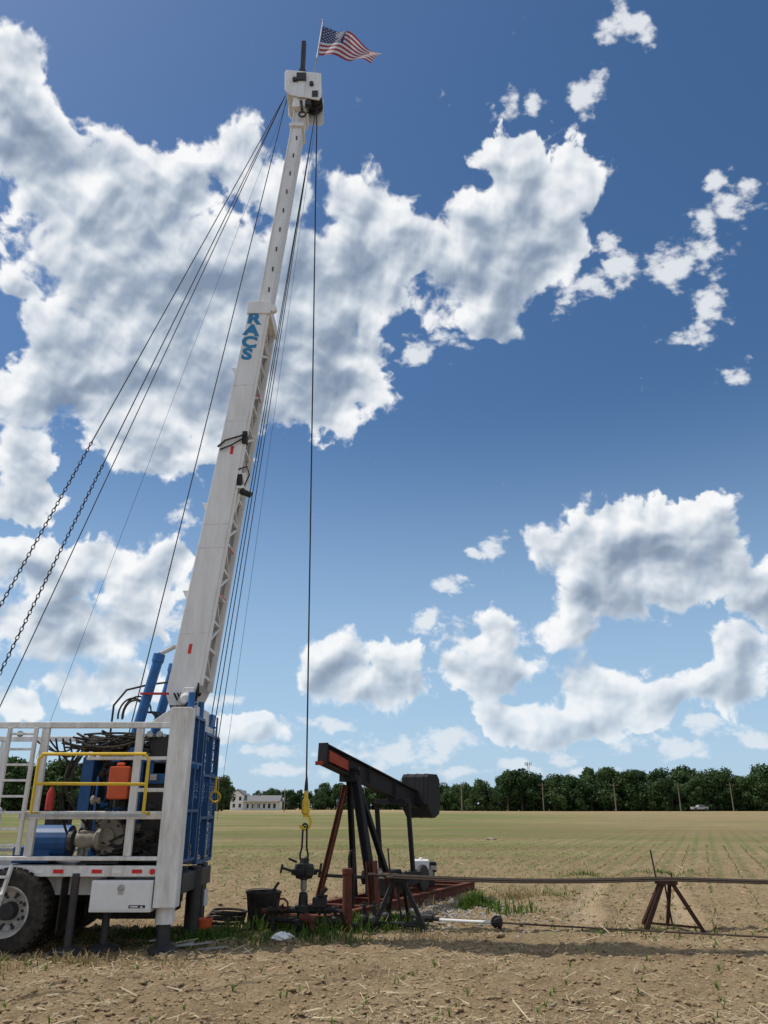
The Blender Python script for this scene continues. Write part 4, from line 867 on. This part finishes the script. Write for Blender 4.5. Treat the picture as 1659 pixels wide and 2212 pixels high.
PX=17; W_,H_=int((AZ1-AZ0)*PX),int((EL1-EL0)*PX)
azv=(AZ0+(np.arange(W_)+0.5)/PX).astype(np.float32); elv=(EL0+(np.arange(H_)+0.5)/PX).astype(np.float32)
A,E=np.meshgrid(azv,elv)
ar,er=np.radians(A),np.radians(E)
dx,dy,dz=np.sin(ar)*np.cos(er),np.cos(ar)*np.cos(er),np.sin(er)
ce,se=math.cos(R(25)),math.sin(R(25))
fy=dy*ce+dz*se; fz=-dy*se+dz*ce
SU=(2*dx/(1+fy)*57.3).astype(np.float32); SV=(2*fz/(1+fy)*57.3).astype(np.float32)
def perlin(x,y,seed):
    g=np.random.RandomState(seed).rand(256,256).astype(np.float32)*6.2832
    gx,gy=np.cos(g),np.sin(g)
    xi=np.floor(x).astype(np.int32); yi=np.floor(y).astype(np.int32); fx=x-xi; fy_=y-yi
    u=fx*fx*fx*(fx*(fx*6-15)+10); v=fy_*fy_*fy_*(fy_*(fy_*6-15)+10)
    def c(i,j):
        a=(xi+i)&255; b=(yi+j)&255; return gx[a,b]*(fx-i)+gy[a,b]*(fy_-j)
    a=c(0,0);b=c(1,0);cc=c(0,1);d=c(1,1)
    return ((a+(b-a)*u)+((cc+(d-cc)*u)-(a+(b-a)*u))*v)*1.5
def fbm(x,y,f,o,g,seed,billow=False):
    s=0;amp=1;t=0
    for k in range(o):
        p=perlin(x*f+17.3*k,y*f+5.1*k,seed+k)
        if billow: p=np.abs(p)*2-0.55
        s=s+p*amp; t+=amp; amp*=g; f*=2.07
    return s/t
wx=fbm(SU,SV,0.16,5,0.55,1); wy=fbm(SU,SV,0.16,5,0.55,21)
flat=np.clip(0.25+0.75*E/22,0.25,1)
Aw=A+wx*3.2*flat; Ew=E+wy*2.2*flat
def splat(blobs,k):
    M=np.zeros_like(A); S_=np.zeros_like(A)
    for a,e_,ra,re in blobs:
        i0,i1=max(0,int((a-2.4*ra-5-AZ0)*PX)),min(W_,int((a+2.4*ra+5-AZ0)*PX)); j0,j1=max(0,int((e_-2.4*re-4-EL0)*PX)),min(H_,int((e_+2.4*re+4-EL0)*PX))
        g=np.exp(-k*(((Aw[j0:j1,i0:i1]-a)/ra)**2+((Ew[j0:j1,i0:i1]-e_)/re)**2))
        M[j0:j1,i0:i1]=np.maximum(M[j0:j1,i0:i1],g); S_[j0:j1,i0:i1]+=g
    return M,S_
M_,S_=splat(CB,1.0)
F=0.82*M_+0.18*np.clip(S_/2.2,0,1)
SUw=SU+wx*1.2; SVw=SV+wy*1.2
bil=fbm(SUw,SVw,0.21,7,0.56,41,True)
fb=fbm(SUw,SVw,0.33,8,0.58,61)
dens=F-0.37-0.42*bil+0.40*fb
soft=fbm(SU,SV,0.12,3,0.5,91)
wid=np.clip(0.20+0.28*soft,0.11,0.36)
alpha=np.clip((dens+0.03)/wid,0,1); alpha=alpha*alpha*(3-2*alpha)
thin=fbm(SU,SV,0.5,6,0.6,81)
alpha=np.clip(alpha*(0.97+0.25*thin),0,1)
# thin, torn scraps
Mw,_=splat(WB,0.8)
fw=fbm(SU*0.8+SV*0.35,SV*1.25-SU*0.2,0.62,7,0.6,101)
dw_=Mw-0.46+0.95*fw-0.25*bil
aw=np.clip(dw_/0.55,0,1); aw=aw*aw*(3-2*aw)*0.92
tau=np.clip(dens,0,0.55)
def shift(a,sx,sy):
    o=np.zeros_like(a); sx=int(round(sx)); sy=int(round(sy)); h,w_=a.shape
    j0,j1=max(0,-sy),min(h,h-sy); i0,i1=max(0,-sx),min(w_,w_-sx)
    o[j0:j1,i0:i1]=a[j0+sy:j1+sy,i0+sx:i1+sx]; return o
def blur(a,r):
    c=np.cumsum(np.pad(a,((r+1,r),(0,0)),mode='edge'),0); a=(c[2*r+1:]-c[:-2*r-1])/(2*r+1)
    c=np.cumsum(np.pad(a,((0,0),(r+1,r)),mode='edge'),1); return (c[:,2*r+1:]-c[:,:-2*r-1])/(2*r+1)
S=np.zeros_like(tau); tb=blur(tau,2)
for k in range(1,11): S+=shift(tb,-0.45*k*3.2,0.9*k*3.2)*(1-0.05*k)
S2=np.zeros_like(tau); tb2=blur(blur(tau,10),10)
for k in range(1,8): S2+=shift(tb2,-0.4*k*8,0.9*k*8)
relief=-0.40*bil+0.40*fb
rl=blur(relief,1); slope=rl-shift(rl,-3,5)
rl=blur(relief,4); slope2=rl-shift(rl,-6,11)
rl=blur(blur(relief,9),9); slope3=rl-shift(rl,-12,22)
edge=np.exp(-tau*6.0)
deep=blur(blur(tau,14),14)
G_,_=splat([(a,e_,ra*1.15,re*1.25) for a,e_,ra,re in greys],0.9)
light=0.63+0.24*np.exp(-S*0.5)+0.10*np.exp(-S2*0.6)+0.75*slope+0.85*slope2+1.2*slope3+0.12*edge
light-=0.30*blur(blur(G_,6),6)*np.clip(tau/0.2,0,1)
light-=0.12*np.clip((deep-0.12)/0.30,0,1)
low=np.clip(1-E/14,0,1)
light+=0.10*low
light=np.clip(light,0,1.02)
light=light*(1-aw*(alpha<0.3))+0.80*aw*(alpha<0.3)
alpha=np.maximum(alpha,aw)
stops=[(0,(0.235,0.30,0.40)),(0.3,(0.36,0.43,0.53)),(0.6,(0.61,0.67,0.74)),(0.85,(0.84,0.87,0.90)),(1.02,(0.97,0.975,0.98))]
rgb=[np.interp(light,[s[0] for s in stops],[s[1][k] for s in stops]) for k in range(3)]
hz=np.clip(1-E/12,0,1)*0.45
hc=(0.56,0.70,0.83)
rgb=[c*(1-hz)+h*hz for c,h in zip(rgb,hc)]
alpha=alpha*np.clip((E-0.2)/2.0,0,1)*0.97
alpha*=np.clip((62-np.abs(A))/5,0,1)*np.clip((61-E)/3,0,1)
img=bpy.data.images.new('cumulus_field',W_,H_,alpha=True,float_buffer=True)
img.colorspace_settings.name='Non-Color'; img.alpha_mode='CHANNEL_PACKED'
img.pixels.foreach_set(np.stack([*rgb,alpha],-1).astype(np.float32).ravel()); img.update(); img.pack()
out=N.new('ShaderNodeOutputWorld'); bg=N.new('ShaderNodeBackground'); L.new(bg.outputs[0],out.inputs[0])
tc=N.new('ShaderNodeTexCoord'); dirv=tc.outputs['Generated']
sky=N.new('ShaderNodeTexSky'); sky.sky_type='NISHITA'; sky.sun_disc=False; sky.sun_elevation=R(SUN_EL); sky.sun_rotation=R(SUN_AZ); sky.air_density=1.0; sky.dust_density=0.6; sky.ozone_density=2.0; sky.altitude=100
sp_=N.new('ShaderNodeSeparateXYZ'); L.new(dirv,sp_.inputs[0])
az=math_('MULTIPLY',math_('ARCTAN2',sp_.outputs[0],sp_.outputs[1]),57.2958)
el=math_('MULTIPLY',math_('ARCSINE',sp_.outputs[2]),57.2958)
uu=math_('DIVIDE',math_('SUBTRACT',az,AZ0),AZ1-AZ0); vv_=math_('DIVIDE',math_('SUBTRACT',el,EL0),EL1-EL0)
cmb=N.new('ShaderNodeCombineXYZ'); L.new(uu,cmb.inputs[0]); L.new(vv_,cmb.inputs[1])
ti=N.new('ShaderNodeTexImage'); ti.image=img; ti.extension='CLIP'; ti.interpolation='Linear'; L.new(cmb.outputs[0],ti.inputs[0])
vm=N.new('ShaderNodeVectorMath'); vm.operation='SCALE'; L.new(sky.outputs[0],vm.inputs[0]); vm.inputs['Scale'].default_value=0.098
hs=N.new('ShaderNodeHueSaturation'); hs.inputs['Saturation'].default_value=1.22; L.new(vm.outputs[0],hs.inputs['Color'])
skyh=mixc(mrange(el,0,30,0.75,0.0),hs.outputs[0],(0.43,0.63,0.86))
nn=N.new('ShaderNodeTexNoise'); nn.inputs['Scale'].default_value=3.2; nn.inputs['Detail'].default_value=5; nn.inputs['Roughness'].default_value=0.55; L.new(dirv,nn.inputs['Vector'])  # clouds added out of view to brighten the ambient light
cov=mrange(nn.outputs['Fac'],0.44,0.56)
outside=math_('MAXIMUM',mrange(math_('ABSOLUTE',az),57,62),mrange(el,57.5,61))
cov=math_('MULTIPLY',math_('MULTIPLY',cov,outside),mrange(el,1,5))
rest=mixc(cov,skyh,ramp(nn.outputs['Fac'],[(0.5,(0.93,0.94,0.95)),(0.75,(0.5,0.56,0.63))]))
L.new(mixc(ti.outputs['Alpha'],rest,ti.outputs['Color']),bg.inputs[0])
w.cycles.sampling_method='MANUAL'; w.cycles.sample_map_resolution=512

sun=bpy.data.lights.new('sun','SUN'); sun.energy=3.8; sun.angle=R(0.53); sun.color=(1.0,0.95,0.87)
so=bpy.data.objects.new('sun',sun); col.objects.link(so); so.rotation_euler=sunv.to_track_quat('Z','Y').to_euler(); so.location=(-5,10,30)

# ------------------------------------------------------------------ CAMERA
cam=bpy.data.cameras.new('camera'); cam.sensor_fit='VERTICAL'; cam.sensor_height=36; cam.lens=36*1661/2212; cam.clip_start=0.1; cam.clip_end=9000
c_=bpy.data.objects.new('camera',cam); col.objects.link(c_); c_.location=(0,0,1.7); c_.rotation_euler=(R(90+21),0,0); scene.camera=c_
